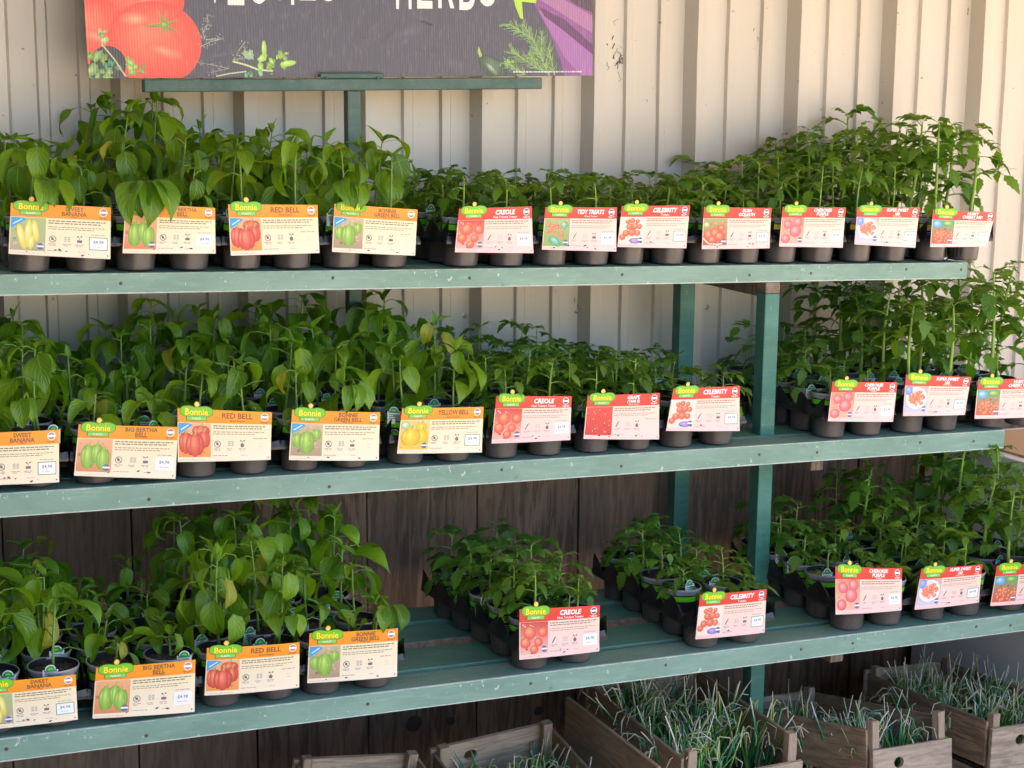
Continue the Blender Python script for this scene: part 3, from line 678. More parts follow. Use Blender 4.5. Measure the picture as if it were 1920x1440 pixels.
def tag_mesh():
    b = MB(); t_ = .0006
    def sh(pts, mi, y): b.add([(x, y, z) for x, z in pts], [tuple(range(len(pts)))], mi)
    def arch(w_, zb, zs, zt, n=7): return [(-w_, zb), (w_, zb), (w_, zs)]+[(w_*.72*math.cos(a), zs+(zt-zs)*math.sin(a)) for a in np.linspace(0.0, math.pi, n)]+[(-w_, zs)]
    out = arch(.0135, .085, .112, .1215); b.add([(x, 0, z) for x, z in out]+[(x, t_, z) for x, z in out], [tuple(range(len(out))), tuple(reversed(range(len(out), 2*len(out))))]+[(i, (i+1) % len(out)+0, (i+1) % len(out)+len(out), i+len(out)) for i in range(len(out))], 0)
    sh(arch(.0112, .1085, .1120, .1198), 1, -.0004); sh([(-.0045, .1125), (.0045, .1125), (.0030, .1155), (-.0030, .1155)], 2, -.0008)
    for k in range(3): sh([(-.010, .104-k*.004), (.009-.003*k, .104-k*.004), (.009-.003*k, .1055-k*.004), (-.010, .1055-k*.004)], 1, -.0004)
    return b.me('plant_tag', [M_tagw, M_tagg, M_limegreen])
TAG = tag_mesh()

# ------------------------------------------------------------------ leaves
def pepper_leaf(L, W, a0, droop, fold, wave, name='leaf', mat=None):
    nu, nv = 8, 4; vs = []; uv = []; x = z = 0.0; a = a0
    for i in range(nu+1):
        t_ = i/nu; w_ = W*2.9*(t_**.55)*max(0, 1-t_)**1.15
        for j in range(nv+1):
            s_ = (j/nv-.5)*2
            y = s_*w_*.5*(1-.12*fold); h = abs(s_)**1.2*w_*.5*fold+wave*1.3*math.sin(t_*11+s_*2)*abs(s_)*L
            vs.append((x-math.sin(a)*h, y, z+math.cos(a)*h)); uv.append((s_/2+.5, t_))
        x += math.cos(a)*L/nu; z += math.sin(a)*L/nu; a -= droop/nu*(1+.9*(t_ > .35))
    fs = []
    for i in range(nu):
        for j in range(nv): q = i*(nv+1)+j; fs.append((q, q+nv+1, q+nv+2, q+1))
    return mesh(name, vs, fs, [mat or M_pep], smooth=True, uv=uv)
PEP = []; rr = random.Random(5)
for k in range(12): PEP.append(pepper_leaf(1, rr.uniform(.44, .60), rr.uniform(-.1, .25), rr.uniform(.5, 1.5), rr.uniform(.15, .55), rr.uniform(.01, .03)))
PEPH = [pepper_leaf(1, rr.uniform(.48, .60), rr.uniform(-.5, -.1), rr.uniform(.9, 1.5), rr.uniform(.2, .5), .02) for _ in range(6)]
PEPN = [pepper_leaf(1, rr.uniform(.36, .46), rr.uniform(.1, .5), rr.uniform(-.1, .6), rr.uniform(.5, .9), .015, mat=M_pepnew_lit) for _ in range(5)]
PEPY = [pepper_leaf(1, rr.uniform(.42, .52), rr.uniform(-.1, .2), rr.uniform(.6, 1.3), .35, .03, mat=M_pepyel) for _ in range(3)]
PEPF = [pepper_leaf(1, rr.uniform(.46, .58), rr.uniform(-.1, .25), rr.uniform(.5, 1.4), rr.uniform(.2, .5), .02, mat=M_pepnew_lit) for _ in range(4)]  # full-size leaves in lighter green, front-row brightness put into the colour

PEPW = [pepper_leaf(1, .26, -.2, .4, 1.6, .03, mat=M_pepwilt) for _ in range(2)]
def tom_leaf(seed, mat):
    rnd = random.Random(seed); b = MB(); uvs = []
    n = 5; a = rnd.uniform(.15, .45); dr = rnd.uniform(.7, 1.5); pts = [Vector((0, 0, 0))]; dirs = []
    for i in range(n): dirs.append(a); pts.append(pts[-1]+Vector((math.cos(a), 0, math.sin(a)))*(.62/n)); a -= dr/n
    b.tube(pts, [.016, .014, .012, .010, .008, .006], 3, 1, cap=False); uvs += [(.5, .5)]*(len(b.v)-len(uvs))
    def leaflet(o, d, side, L, pitch):
        W = L*rnd.uniform(.55, .74); X = Vector(d).normalized(); Y = Vector((0, 0, 1)).cross(X).normalized(); Z = X.cross(Y)
        prof_ = [(0, .02), (.10, .50), (.22, .95), (.30, .70), (.42, 1.0), (.52, .72), (.64, .72), (.72, .44), (.86, .30), (1.0, .0)]
        base = len(b.v); ph = pitch; bend = rnd.uniform(.35, .9); fold = rnd.uniform(.15, .55)
        px = pz = 0; lastt = 0; A = ph; mids = []
        for (t_, w_) in prof_:
            px += math.cos(A)*(t_-lastt)*L; pz += math.sin(A)*(t_-lastt)*L; A -= bend*(t_-lastt); lastt = t_; mids.append((px, pz))
        for (t_, w_), (mx_, mz_) in zip(prof_, mids):
            for s_ in (-1, 0, 1):
                hh = abs(s_)*w_*W*.5*fold*rnd.uniform(.7, 1.2); v_ = o+X*(mx_)+Y*(s_*w_*W*.5)+Z*(mz_+hh-abs(s_)*w_*W*.10); b.v.append(v_[:]); uvs.append((s_*w_*.5+.5, t_))
        for i in range(len(prof_)-1):
            q = base+i*3
            b.f += [(q, q+3, q+4, q+1), (q+1, q+4, q+5, q+2)]; b.mi += [0, 0]
    e = pts[-1]; leaflet(e, (math.cos(dirs[-1]), 0, 0), 0, rnd.uniform(.40, .48), dirs[-1]-.2)
    for (k, L) in ((4, .33), (3, .36), (2, .22)):
        o = pts[k]
        for s_ in (-1, 1):
            an = rnd.uniform(.85, 1.25)*s_; leaflet(o, (math.cos(an), math.sin(an), 0), s_, L*rnd.uniform(.8, 1.1), rnd.uniform(-.35, .15))
    for s_ in (-1, 1): leaflet(pts[3].lerp(pts[4], .5), (math.cos(1.3*s_), math.sin(1.3*s_), 0), s_, .11, -.1)
    return mesh('leaf', b.v, b.f, [mat, M_stemt], b.mi, True, uv=uvs)
TOM = [tom_leaf(i, M_tom) for i in range(10)]; TOMN = [tom_leaf(40+i, M_tomnew) for i in range(4)]

_stemcache = {}
def plan_pepper(h, seed, hang=False, full=1.0):
    rnd = random.Random(seed); lean = Vector((rnd.uniform(-.1, .1), rnd.uniform(-.1, .1), 1)); n = max(6, int(h/.018)); n = min(n, 11)
    b = MB(); pts = []; leaves = []; bx, by = rnd.uniform(-.1, .1)*h, rnd.uniform(-.1, .1)*h
    for i in range(7): t_ = i/6; pts.append(Vector((lean.x*h*t_+bx*t_*(1-t_), lean.y*h*t_+by*t_*(1-t_), h*t_)))
    b.tube(pts, [.0030, .0028, .0026, .0024, .0022, .0019, .0014], 6)
    def at_(t_): f_ = t_*6; i = min(5, int(f_)); return pts[i].lerp(pts[i+1], f_-i)
    az = rnd.uniform(0, 6.28)
    for k in range(n):
        t_ = .25+.74*(k/(n-1))**.75; az += 2.4+rnd.uniform(-.35, .35); o = at_(t_)
        L = (.042+.050*math.sin(math.pi*min(1, .25+t_*.62)))*rnd.uniform(.8, 1.15)*(1.0 if h > .11 else .74)
        pl = L*rnd.uniform(.35, .6); el = rnd.uniform(.25, .75); d = Vector((math.cos(az)*math.cos(el), math.sin(az)*math.cos(el), math.sin(el)))
        mid = o+d*pl*.6; e = mid+Vector((math.cos(az), math.sin(az), rnd.uniform(-.3, .25))).normalized()*pl*.45
        b.tube([o, mid, e], [.0013, .0011, .0009], 4, cap=False)
        roll = rnd.uniform(-.5, .5); pit = rnd.uniform(.0, 1.15) if not hang else rnd.uniform(.7, 1.35)
        Mx = Matrix.Translation(e)@Matrix.Rotation(az, 4, 'Z')@Matrix.Rotation(pit, 4, 'Y')@Matrix.Rotation(roll, 4, 'X')@Matrix.Scale(L, 4)
        leaves.append((rnd.choice(PEPH if (hang or rnd.random() < .4) else PEP), Mx))
    top = at_(1)
    for k in range(rnd.choice((2, 3, 3))):
        a = az+k*2.2+rnd.uniform(-.4, .4); L = rnd.uniform(.022, .046)*(1 if h > .12 else .8)
        Mx = Matrix.Translation(top)@Matrix.Rotation(a, 4, 'Z')@Matrix.Rotation(rnd.uniform(-.9, .7), 4, 'Y')@Matrix.Scale(L*1.15, 4); leaves.append((rnd.choice(PEPN+PEP[:3]), Mx))
    return b.me('stem', M_stem, True), leaves
def plan_tomato(h, seed, hang=False, full=1.0):
    rnd = random.Random(seed); tall = h > .17; n = 6 if h < .09 else (9 if h < .17 else 10)
    b = MB(); pts = []; leaves = []; lx, ly = rnd.uniform(-.09, .09), rnd.uniform(-.09, .09); bx, by = rnd.uniform(-.16, .16), rnd.uniform(-.16, .16)
    for i in range(7): t_ = i/6; pts.append(Vector((lx*h*t_+bx*h*t_*(1-t_), ly*h*t_+by*h*t_*(1-t_), h*t_)))
    r0 = .0046 if tall else .0024; b.tube(pts, [r0, r0, r0*.95, r0*.9, r0*.8, r0*.65, r0*.45], 6)
    def at_(t_): f_ = t_*6; i = min(5, int(f_)); return pts[i].lerp(pts[i+1], f_-i)
    az = rnd.uniform(0, 6.28)
    for k in range(n):
        t_ = (.26+.71*(k/(n-1))**.7) if tall else (.14+.83*(k/(n-1))**.9); az += 2.4+rnd.uniform(-.4, .4); o = at_(t_)
        L = (.060+.050*math.sin(math.pi*min(1, .2+t_*.65)))*rnd.uniform(.85, 1.2)*(1.15 if tall else (.8 if h < .09 else .95))
        pit = rnd.uniform(-.55, .25) if t_ > .5 else rnd.uniform(-.35, .35)
        Mx = Matrix.Translation(o)@Matrix.Rotation(az, 4, 'Z')@Matrix.Rotation(pit, 4, 'Y')@Matrix.Rotation(rnd.uniform(-.3, .3), 4, 'X')@Matrix.Scale(L, 4)
        leaves.append((rnd.choice(TOM), Mx))
    top = at_(1)
    for k in range(3):
        a = az+k*2.1; L = rnd.uniform(.035, .055)*(1.1 if tall else .8); Mx = Matrix.Translation(top)@Matrix.Rotation(a, 4, 'Z')@Matrix.Rotation(-rnd.uniform(.2, .9), 4, 'Y')@Matrix.Scale(L, 4)
        leaves.append((rnd.choice(TOMN+TOM[:2]), Mx))
    return b.me('stem', M_stemt, True), leaves
def get_plan(kind, h, k, hang):
    key = (kind, round(h/.015), k, hang)
    if key not in _stemcache: _stemcache[key] = (plan_pepper if kind == 'pepper' else plan_tomato)(max(.035, round(h/.015)*.015), hash((kind, key[1], k)) % 9999 if 0 else (sum(map(ord, kind))*7+key[1]*13+k*101), hang)
    return _stemcache[key]
def leaf_through_card(me_, W_, Ys, z):
    n_ = len(me_.vertices); a = np.empty(n_*3); me_.vertices.foreach_get('co', a); a = a.reshape(-1, 3)
    m_ = np.array(W_); w_ = a @ m_[:3, :3].T+m_[:3, 3]; low = w_[:, 2]-z < .150; f_ = Ys-.012
    return bool((low & (w_[:, 1] < f_+.006)).any() and (low & (w_[:, 1] > f_-.004)).any())
OVER = {('bertha', 'top', 0): (.012, 5, .092), ('banana', 'top', 0): (.030, 3, .075), ('greenbell', 'middle', 1): (-.01, 3, .070), ('greenbell', 'top', 0): (.005, 2, .060), ('banana', 'middle', 1): (-.03, 2, .06), ('redbell', 'bottom', 1): (.02, 2, .05), ('greenbell', 'bottom', 1): (.01, 3, .062)}
ROWS = ['front', 'second', 'middle', 'fourth', 'back']
def tray(var, shelf_name, key, Ys, cx, hf, hb, rz=0.0, dens=1.0, hang=0.0, miss=(), dy=0.0, ylab=False, seed=0, single=False):
    v = VAR[var]; kind = 'pepper' if v[3] == 'o' else 'tomato'; rnd = random.Random(1000+seed)
    z = shelf_z(key, cx)+.0008
    root = Matrix.Translation((cx, Ys+.008+dy, z))@Matrix.Rotation(rz, 4, 'Z')
    o = link('plant_tray', TRAY, None, M=root)
    tag(o, f'black plastic carrier tray holding the {v[0]} {kind} pots on the {shelf_name} shelf', 'plant tray', 'black plant trays on the rack')
    for j in range(NR):
        for i in range(2):
            if (i, j) in miss: continue
            t_ = j/(NR-1); h = (hf+(hb-hf)*t_)*rnd.uniform(.76, 1.22)
            P = root@Matrix.Translation(((i-.5)*PX+rnd.uniform(-.001, .001), (j+.5)*PY, .0))@Matrix.Rotation(rnd.uniform(-.02, .02), 4, 'X')
            pr = empty('potted_plant'); pr.matrix_world = P
            tag(pr, f'{v[0]} {kind} plant, {shelf_name} shelf, {ROWS[j]} row, {"left" if i == 0 else "right"} pot of its pair', 'potted plant', f'{kind} seedlings in pots on the rack')
            link('pot', POT, pr)
            link('soil', SOILS[rnd.randint(0, 3)], pr, M=Matrix.Rotation(rnd.uniform(0, 6), 4, 'Z'))
            link('pot_label', rnd.choice(LABEL_Y if ylab else LABELS), pr, M=Matrix.Rotation(rnd.uniform(-.6, .6), 4, 'Z'))
            if rnd.random() < .8:
                a = rnd.uniform(-2.7, -.8); link('plant_tag', TAG, pr, M=Matrix.Translation((.0385*math.cos(a), .0385*math.sin(a), rnd.uniform(-.004, .003)))@Matrix.Rotation(rnd.uniform(-.5, .5), 4, 'Z')@Matrix.Rotation(rnd.uniform(-.15, .15), 4, 'X'))
            hg = rnd.random() < hang and j < 2
            sm_, lv = get_plan(kind, h, rnd.randint(0, 3), hg)
            PM = Matrix.Translation((rnd.uniform(-.008, .008), rnd.uniform(-.008, .008), .094))@Matrix.Rotation(rnd.uniform(0, 6.28), 4, 'Z')
            link('stem', sm_, pr, M=PM)
            for me_, Mx in lv:
                if rnd.random() > dens: continue
                if j == 0 and leaf_through_card(me_, P@PM@Mx, Ys, z): continue
                if kind == 'pepper':
                    q_ = rnd.random()
                    if q_ < .035: me_ = rnd.choice(PEPY)
                    elif j == 0 and q_ < .22 and me_.materials[0] == M_pep: me_ = rnd.choice(PEPF)  # front row gets lighter leaf colour to stand for the light on it
                link('leaf', me_, pr, M=PM@Mx)
            if kind == 'tomato' and rnd.random() < .35 and h < .15:      # a second seedling in the same pot
                sm2, lv2 = get_plan(kind, h*.7, rnd.randint(0, 3), False)
                PM2 = Matrix.Translation((rnd.uniform(-.018, .018), rnd.uniform(-.018, .018), .094))@Matrix.Rotation(rnd.uniform(0, 6.28), 4, 'Z')
                link('stem', sm2, pr, M=PM2)
                for me_, Mx in lv2[::2]:
                    if j == 0 and leaf_through_card(me_, P@PM2@Mx, Ys, z): continue
                    link('leaf', me_, pr, M=PM2@Mx)
            ov = OVER.get((var, shelf_name, i)) if j == 0 else None
            if ov:      # a shoot that leans out and hangs its leaves over the card
                dx, nl, L0 = ov; pts = [Vector((0, 0, .096)), Vector((dx*.3, -.012, .150)), Vector((dx*.7, -.040, .182)), Vector((dx, -.066, .176))]
                bb = MB(); bb.tube(pts, [.0028, .0025, .0021, .0015], 6); link('drooping_stem', bb.me('drooping_stem', M_stem, True), pr)
                for q_ in range(nl):
                    e_ = pts[-1].lerp(pts[-2], q_*.12)+Vector(((q_-(nl-1)/2)*.011, -.002-.003*q_, 0)); az_ = -1.57+(q_-(nl-1)/2)*.34+rnd.uniform(-.12, .12)
                    link('leaf', rnd.choice(PEP+PEPF), pr, M=Matrix.Translation(e_)@Matrix.Rotation(az_, 4, 'Z')@Matrix.Rotation(rnd.uniform(.55, .8), 4, 'Y')@Matrix.Rotation(rnd.uniform(-.3, .3), 4, 'X')@Matrix.Scale(L0*rnd.uniform(.85, 1.12), 4))
            if var == 'redbell' and shelf_name == 'bottom' and (i, j) in ((0, 0), (0, 1), (1, 1)):
                for _ in range(3): link('wilted_leaf', rnd.choice(PEPW), pr, M=PM@Matrix.Translation((0, 0, h*.55))@Matrix.Rotation(rnd.uniform(-2.6, -.5), 4, 'Z')@Matrix.Translation((.018, 0, 0))@Matrix.Rotation(1.35, 4, 'Y')@Matrix.Scale(.065, 4))
def cupx(px, Y, key): return atY(px, {'T': 500, 'M': 850, 'B': 1240}[key], Y+.054).x
CARDS = []
def row(key, Y, shelf_name, items):
    for n_, it in enumerate(items):
        var, pa, pb, hf, hb, kw, quad, price = it
        a, b_ = cupx(pa, Y, key), cupx(pb, Y, key)
        tray(var, shelf_name, key, Y, (a+b_)/2, hf, hb, seed=n_*17+ord(key), **kw)
        make_card(var, shelf_name, Y-.006, quad, price, seed=n_*31+ord(key))
def Q(*a): return [(a[0], a[1]), (a[2], a[3]), (a[4], a[5]), (a[6], a[7])]
row('T', YT, 'top', [
 ('banana', 52, 163, .14, .125, dict(hang=.9), Q(20, 380, 209, 389, 205, 485, 16, 476), 'box'),
 ('bertha', 253, 355, .105, .25, dict(hang=1.0), Q(235, 380, 404, 390, 403, 475, 230, 475), 'plain'),
 ('redbell', 452, 548, .15, .19, dict(hang=.0), Q(428, 383, 595, 384, 598, 474, 432, 479), 'none'),
 ('greenbell', 640, 727, .145, .11, dict(hang=.3), Q(627, 382, 783, 393, 777, 479, 622, 472), 'none'),
 ('creole', 862, 948, .09, .085, dict(), Q(860, 391, 998, 387, 997, 474, 853, 473), 'plain'),
 ('tidy', 1030, 1105, .085, .08, dict(), Q(1022, 388, 1158, 389, 1152, 471, 1016, 468), 'plain'),
 ('celebrity', 1175, 1248, .075, .085, dict(), Q(1165, 386, 1295, 385, 1284, 465, 1158, 463), 'box'),
 ('goliath', 1320, 1387, .075, .085, dict(ylab=False), Q(1320, 388, 1447, 390, 1440, 465, 1315, 467), 'box'),
 ('cherokee', 1460, 1527, .11, .155, dict(ylab=True), Q(1468, 388, 1586, 389, 1578, 464, 1460, 462), 'plain'),
 ('sweet', 1602, 1662, .165, .215, dict(ylab=True), Q(1608, 388, 1725, 389, 1713, 464, 1601, 458), 'box'),
 ('husky', 1741, 1802, .245, .235, dict(ylab=True), Q(1750, 393, 1866, 398, 1850, 462, 1743, 463), 'box')])
row('M', YM, 'middle', [
 ('banana', -42, 65, .17, .19, dict(hang=.4), Q(-78, 812, 111, 806, 110, 903, -78, 911), 'box'),
 ('bertha', 175, 283, .075, .14, dict(dens=.85), Q(148, 796, 334, 800, 328, 897, 138, 891), 'plain'),
 ('redbell', 370, 464, .125, .20, dict(dens=.9), Q(333, 765, 510, 773, 506, 861, 333, 866), 'none'),
 ('greenbell', 560, 655, .125, .21, dict(hang=.3), Q(548, 768, 713, 773, 708, 862, 541, 862), 'none'),
 ('yellow', 763, 843, .135, .19, dict(hang=.4), Q(753, 765, 908, 763, 901, 847, 745, 851), 'box'),
 ('creole', 935, 1020, .095, .115, dict(), Q(930, 742, 1073, 743, 1067, 824, 922, 832), 'plain'),
 ('grape', 1103, 1189, .095, .115, dict(), Q(1103, 742, 1236, 736, 1234, 823, 1092, 822), 'none'),
 ('celebrity', 1265, 1338, .055, .075, dict(), Q(1262, 728, 1388, 724, 1384, 807, 1249, 808), 'box'),
 ('cherokee', 1552, 1615, .055, .13, dict(dens=.8), Q(1560, 715, 1684, 717, 1672, 790, 1553, 790), 'plain'),
 ('sweet', 1691, 1763, .20, .26, dict(), Q(1698, 702, 1822, 707, 1806, 777, 1693, 780), 'box'),
 ('husky', 1840, 1912, .25, .25, dict(), Q(1835, 712, 1955, 708, 1945, 782, 1826, 785), 'box')])
row('B', YB, 'bottom', [
 ('banana', -20, 105, .13, .15, dict(hang=.3), Q(-45, 1281, 142, 1265, 145, 1347, -40, 1370), 'box'),
 ('bertha', 210, 315, .055, .07, dict(dens=.8), Q(180, 1252, 367, 1237, 363, 1332, 173, 1347), 'plain'),
 ('redbell', 415, 510, .145, .21, dict(hang=.5), Q(388, 1215, 562, 1204, 560, 1288, 383, 1304), 'none'),
 ('greenbell', 600, 697, .08, .23, dict(), Q(580, 1187, 747, 1178, 742, 1266, 576, 1281), 'none'),
 ('creole', 990, 1080, .09, .115, dict(rz=math.radians(3.5)), Q(975, 1143, 1124, 1134, 1122, 1220, 972, 1236), 'plain'),
 ('celebrity', 1307, 1392, .055, .085, dict(miss=((0, 0),)), Q(1312, 1115, 1438, 1105, 1432, 1185, 1304, 1199), 'box'),
 ('cherokee', 1580, 1652, .03, .11, dict(miss=((0, 0),), dens=.75), Q(1567, 1062, 1691, 1065, 1690, 1144, 1566, 1152), 'plain'),
 ('sweet', 1727, 1800, .075, .20, dict(), Q(1728, 1066, 1842, 1058, 1834, 1129, 1714, 1143), 'box'),
 ('husky', 1874, 1944, .20, .27, dict(), Q(1868, 1060, 1990, 1052, 1980, 1125, 1858, 1137), 'box')])

# ------------------------------------------------------------------ sign on its stand
YS = YT+.32
st = empty('sign_stand', (0, YS, 0)); tag(st, 'dark green metal T shaped stand holding the big sign above the rack', 'sign stand')
aL, aR = atY(268, 161, YS), atY(1012, 156, YS); bth = (atY(268, 149, YS)-atY(268, 173, YS)).z
off = Vector((0, YS, 0))
barp('crossbar', aL-off, aR-off, .03, bth, M_dkgreen, st, (0, 0, 1))
tp, bt = atY(660, 172, YS+.0), atY(663, 581, YS+.0)
barp('upright', bt-off, tp-off+Vector((0, 0, .002)), .031, .028, M_dkgreen, st)
a, b_ = atY(600, 142, YS-.018), atY(718, 142, YS-.018); barp('clip_plate', a-off, b_-off, .004, .012, M_dkgreen, st, (0, 0, 1))
for x in (612, 708):
    q = atY(x, 146, YS-.02)-off; b = MB(); b.lathe([(.001, .0035), (.003, .003), (.0035, 0)], 10); link('bolt', b.me('bolt', M_dkgreen), st, M=Matrix.Translation(q)@Matrix.Rotation(math.radians(90), 4, 'X'))
SL, SR = atY(166, 147, YS-.004), atY(1111, 142, YS-.004); SW = (SR-SL).length; SH = .62
ang = math.atan2(SR.z-SL.z, SR.x-SL.x)
sroot = empty('big_sign', SL); sroot.rotation_euler = (0, -ang, 0)
tag(sroot, 'large chalkboard style vegetable and herb sign with tomatoes and eggplant, cut off at the top', 'sign')
K = SW/(1111-166)                                # metres per photo pixel on the sign
def S(px, py):
    q = atY(px, py, YS-.004)-SL; return (q.x*math.cos(ang)+q.z*math.sin(ang), -q.x*math.sin(ang)+q.z*math.cos(ang))
sp = Print(); sp.grid(0, 0, SW, SH, (.072, .072, .105), 1, 40, 20)
rnd = random.Random(3)
for _ in range(90):
    x, y = rnd.uniform(.18, SW-.2), rnd.uniform(.01, SH*.9); k = rnd.uniform(.75, 1.5); sp.blob(x, y, rnd.uniform(.01, .06), rnd.uniform(.004, .02), (.072, .072, .105), (.072*k, .072*k, .105*k), 1.1+.002*_, 0, 0, n=8, rot=rnd.uniform(-.5, .9))
art = Print()
def tomato(cx, cy, r, lay, asp=.93):
    x, y = S(cx, cy); r *= K; art.blob(x, y, r, r*asp, (.85, .075, .05), (.97, .22, .13), lay, -.2, .3, n=32)
    art.blob(x-r*.38, y+r*.50, r*.34, r*.16, (.893, .125, .08), (.98, .42, .25), lay+.2, 0, 0, n=12); art.blob(x+r*.2, y-r*.15, r*.42, r*.14, (.90, .13, .085), (.97, .34, .22), lay+.2, 0, 0, n=12, rot=-.3)
def clip(p, x0, x1, y0, y1):
    p.v = [(min(max(x, x0), x1), min(max(y, y0), y1), l) for x, y, l in p.v]
tomato(268, -5, 70, 2); tomato(163, 56, 68, 2.5, .82); tomato(290, 82, 80, 3, .88)
x, y = S(308, 47)
for (dx, dy, w_) in ((-50, 2, 6), (-14, -32, 5), (4, -30, 6), (28, -10, 6), (34, 18, 4), (10, 22, 7), (-8, 14, 6)):
    e = S(308+dx, 47+dy); n_ = Vector((-(e[1]-y), e[0]-x)).normalized()*w_*K*.5; art.poly([(x+n_.x, y+n_.y), (x-n_.x, y-n_.y), e], (.20, .36, .06), 4)
    e2 = S(308+dx*.8, 47+dy*.8+2); art.poly([(x+n_.x*.4, y+n_.y*.4-2*K), (x-n_.x*.4, y-n_.y*.4-2*K), e2], (.06, .10, .03), 3.8)
art.blob(x, y, 7*K, 6*K, (.16, .3, .05), (.40, .58, .12), 4.3)
def sprig(cx, cy, n, spread, col, hi, lay, size, sx=1.0, seed=0):
    r_ = random.Random(seed)
    for _ in range(n):
        px = cx+r_.gauss(0, spread*sx); py = cy+r_.gauss(0, spread*.6); q = S(px, py); s_ = size*K*r_.uniform(.5, 1.2); k = r_.uniform(.6, 1.2)
        art.blob(q[0], q[1], s_, s_*r_.uniform(.4, .8), tuple(c*k for c in col), tuple(min(1, c*k) for c in hi), lay+_*.003, n=10, rot=r_.uniform(0, 3), fn=lob(2.5, r_.random(), .35))
x, y = S(203, 120); art.blob(x, y, 30*K, 30*K, (.05, .05, .06), (.05, .05, .05), 4.4, n=16)
sprig(184, 103, 5, 9, (.16, .32, .05), (.42, .58, .14), 5, 12, seed=1); sprig(190, 132, 8, 14, (.15, .34, .08), (.55, .68, .35), 5, 13, seed=2); sprig(248, 128, 6, 11, (.18, .36, .06), (.50, .66, .25), 5, 12, seed=3)
sprig(194, 66, 5, 7, (.30, .42, .14), (.62, .72, .42), 5, 9, .7, seed=4); sprig(213, 122, 4, 6, (.04, .22, .12), (.10, .36, .22), 5, 9, seed=5)
art.line([S(190, 82), S(215, 112), S(236, 144)], 2.4*K, (.55, .55, .35), 6)
def twig(pts, n, seed, col=(.40, .46, .40)):
    r_ = random.Random(seed); art.line([S(*q) for q in pts], 1.2*K, col, 4)
    for _ in range(n):
        i = r_.randint(0, len(pts)-2); u = r_.random(); px = pts[i][0]+(pts[i+1][0]-pts[i][0])*u+r_.gauss(0, 4); py = pts[i][1]+(pts[i+1][1]-pts[i][1])*u+r_.gauss(0, 3.5); q = S(px, py)
        k = r_.uniform(.35, 1.1); art.blob(q[0], q[1], r_.uniform(.8, 2.2)*K, r_.uniform(.6, 1.1)*K, tuple(c*k for c in col), tuple(c*k*1.2 for c in col), 4.3, n=6, rot=r_.uniform(0, 3))
twig([(388, 26), (390, 45), (380, 60), (384, 74), (414, 73)], 70, 1); twig([(375, 88), (395, 78), (416, 73)], 30, 2); twig([(460, 78), (447, 95), (438, 112), (470, 106)], 60, 3); twig([(372, 118), (400, 122), (430, 128), (395, 136)], 55, 4, (.30, .34, .30))
art.line([S(436, 115), S(462, 122), S(485, 131), S(512, 133)], 3*K, (.58, .70, .30), 4.5); art.line([S(405, 143), S(430, 138), S(462, 134)], 2.2*K, (.50, .58, .35), 4.5)
sprig(500, 117, 8, 9, (.25, .52, .06), (.58, .82, .22), 5, 11, 1.6, seed=8); sprig(526, 106, 6, 7, (.28, .55, .08), (.62, .82, .25), 5.1, 10, seed=9); sprig(466, 103, 3, 4, (.35, .58, .32), (.65, .85, .60), 5.2, 12, seed=10)
x, y = S(495, 92); art.blob(x, y, 4.5*K, 15*K, (.30, .55, .08), (.6, .82, .25), 5.3); x, y = S(540, 119); art.blob(x, y, 15*K, 5*K, (.32, .60, .08), (.62, .85, .25), 5.3, rot=.15); sprig(490, 138, 5, 8, (.12, .36, .14), (.3, .6, .3), 5.1, 7, 2, seed=11)
# eggplant, jalapeno, dill, pepper stalk on the right
pts = [(968, -60), (1000, 5), (1030, 60), (1050, 110), (1058, 143), (1111, 142), (1111, -60)]; art.poly([S(*q) for q in pts][::-1], (.235, .075, .28), 2)
art.poly([S(*q) for q in [(1010, 20), (1035, 22), (1111, 90), (1111, 141), (1090, 141), (1060, 110), (1035, 65)]][::-1], (.33, .13, .40), 2.4)
art.poly([S(*q) for q in [(1006, -5), (1050, -5), (1111, 30), (1111, 62), (1060, 30)]][::-1], (.36, .16, .36), 2.5); art.poly([S(*q) for q in [(1052, -10), (1111, -10), (1111, 24), (1085, 12)]][::-1], (.08, .04, .07), 2.7)
art.poly([S(*q) for q in [(1010, 12), (1060, 38), (1111, 84), (1111, 102), (1060, 60), (1020, 30)]][::-1], (.11, .03, .12), 2.6)
art.poly([S(*q) for q in [(958, -20), (1012, -20), (1004, 6), (978, 3), (981, 36), (975, 34), (966, 12)]][::-1], (.42, .68, .05), 5)
x, y = S(925, 128); art.blob(x, y, 34*K, 18*K, (.025, .055, .03), (.12, .20, .13), 3, -.3, .4, n=20, rot=-.62); art.blob(x-4*K, y-1*K, 16*K, 5*K, (.10, .16, .11), (.45, .52, .45), 3.4, rot=-.75); art.poly([S(897, 86), S(895, 98), S(900, 108), S(904, 104)][::-1], (.35, .55, .08), 4)
r_ = random.Random(21)
def frond(x0, y0, x1, y1, n, L, col):
    art.line([S(x0, y0), S(x1, y1)], 1.6*K, (.42, .50, .25), 5)
    for i in range(n):
        u = r_.random(); px, py = x0+(x1-x0)*u, y0+(y1-y0)*u; a = math.atan2(y1-y0, x1-x0)+r_.choice((-1, 1))*r_.uniform(.35, .9); l = L*r_.uniform(.4, 1.1); k = r_.uniform(.5, 1.3)
        art.line([S(px, py), S(px+math.cos(a)*l, py+math.sin(a)*l)], r_.uniform(.6, 1.3)*K, tuple(c*k for c in col), 4.6+r_.random())
for f_ in ((1030, 142, 1000, 75, 90, 22), (1000, 75, 955, 45, 60, 20), (1015, 104, 1016, 58, 50, 14), (1040, 142, 1028, 88, 50, 16), (1010, 130, 958, 95, 70, 20), (985, 140, 945, 115, 50, 18), (1000, 75, 980, 45, 40, 16), (1020, 135, 990, 100, 50, 16)): frond(*f_, (.20, .36, .11))
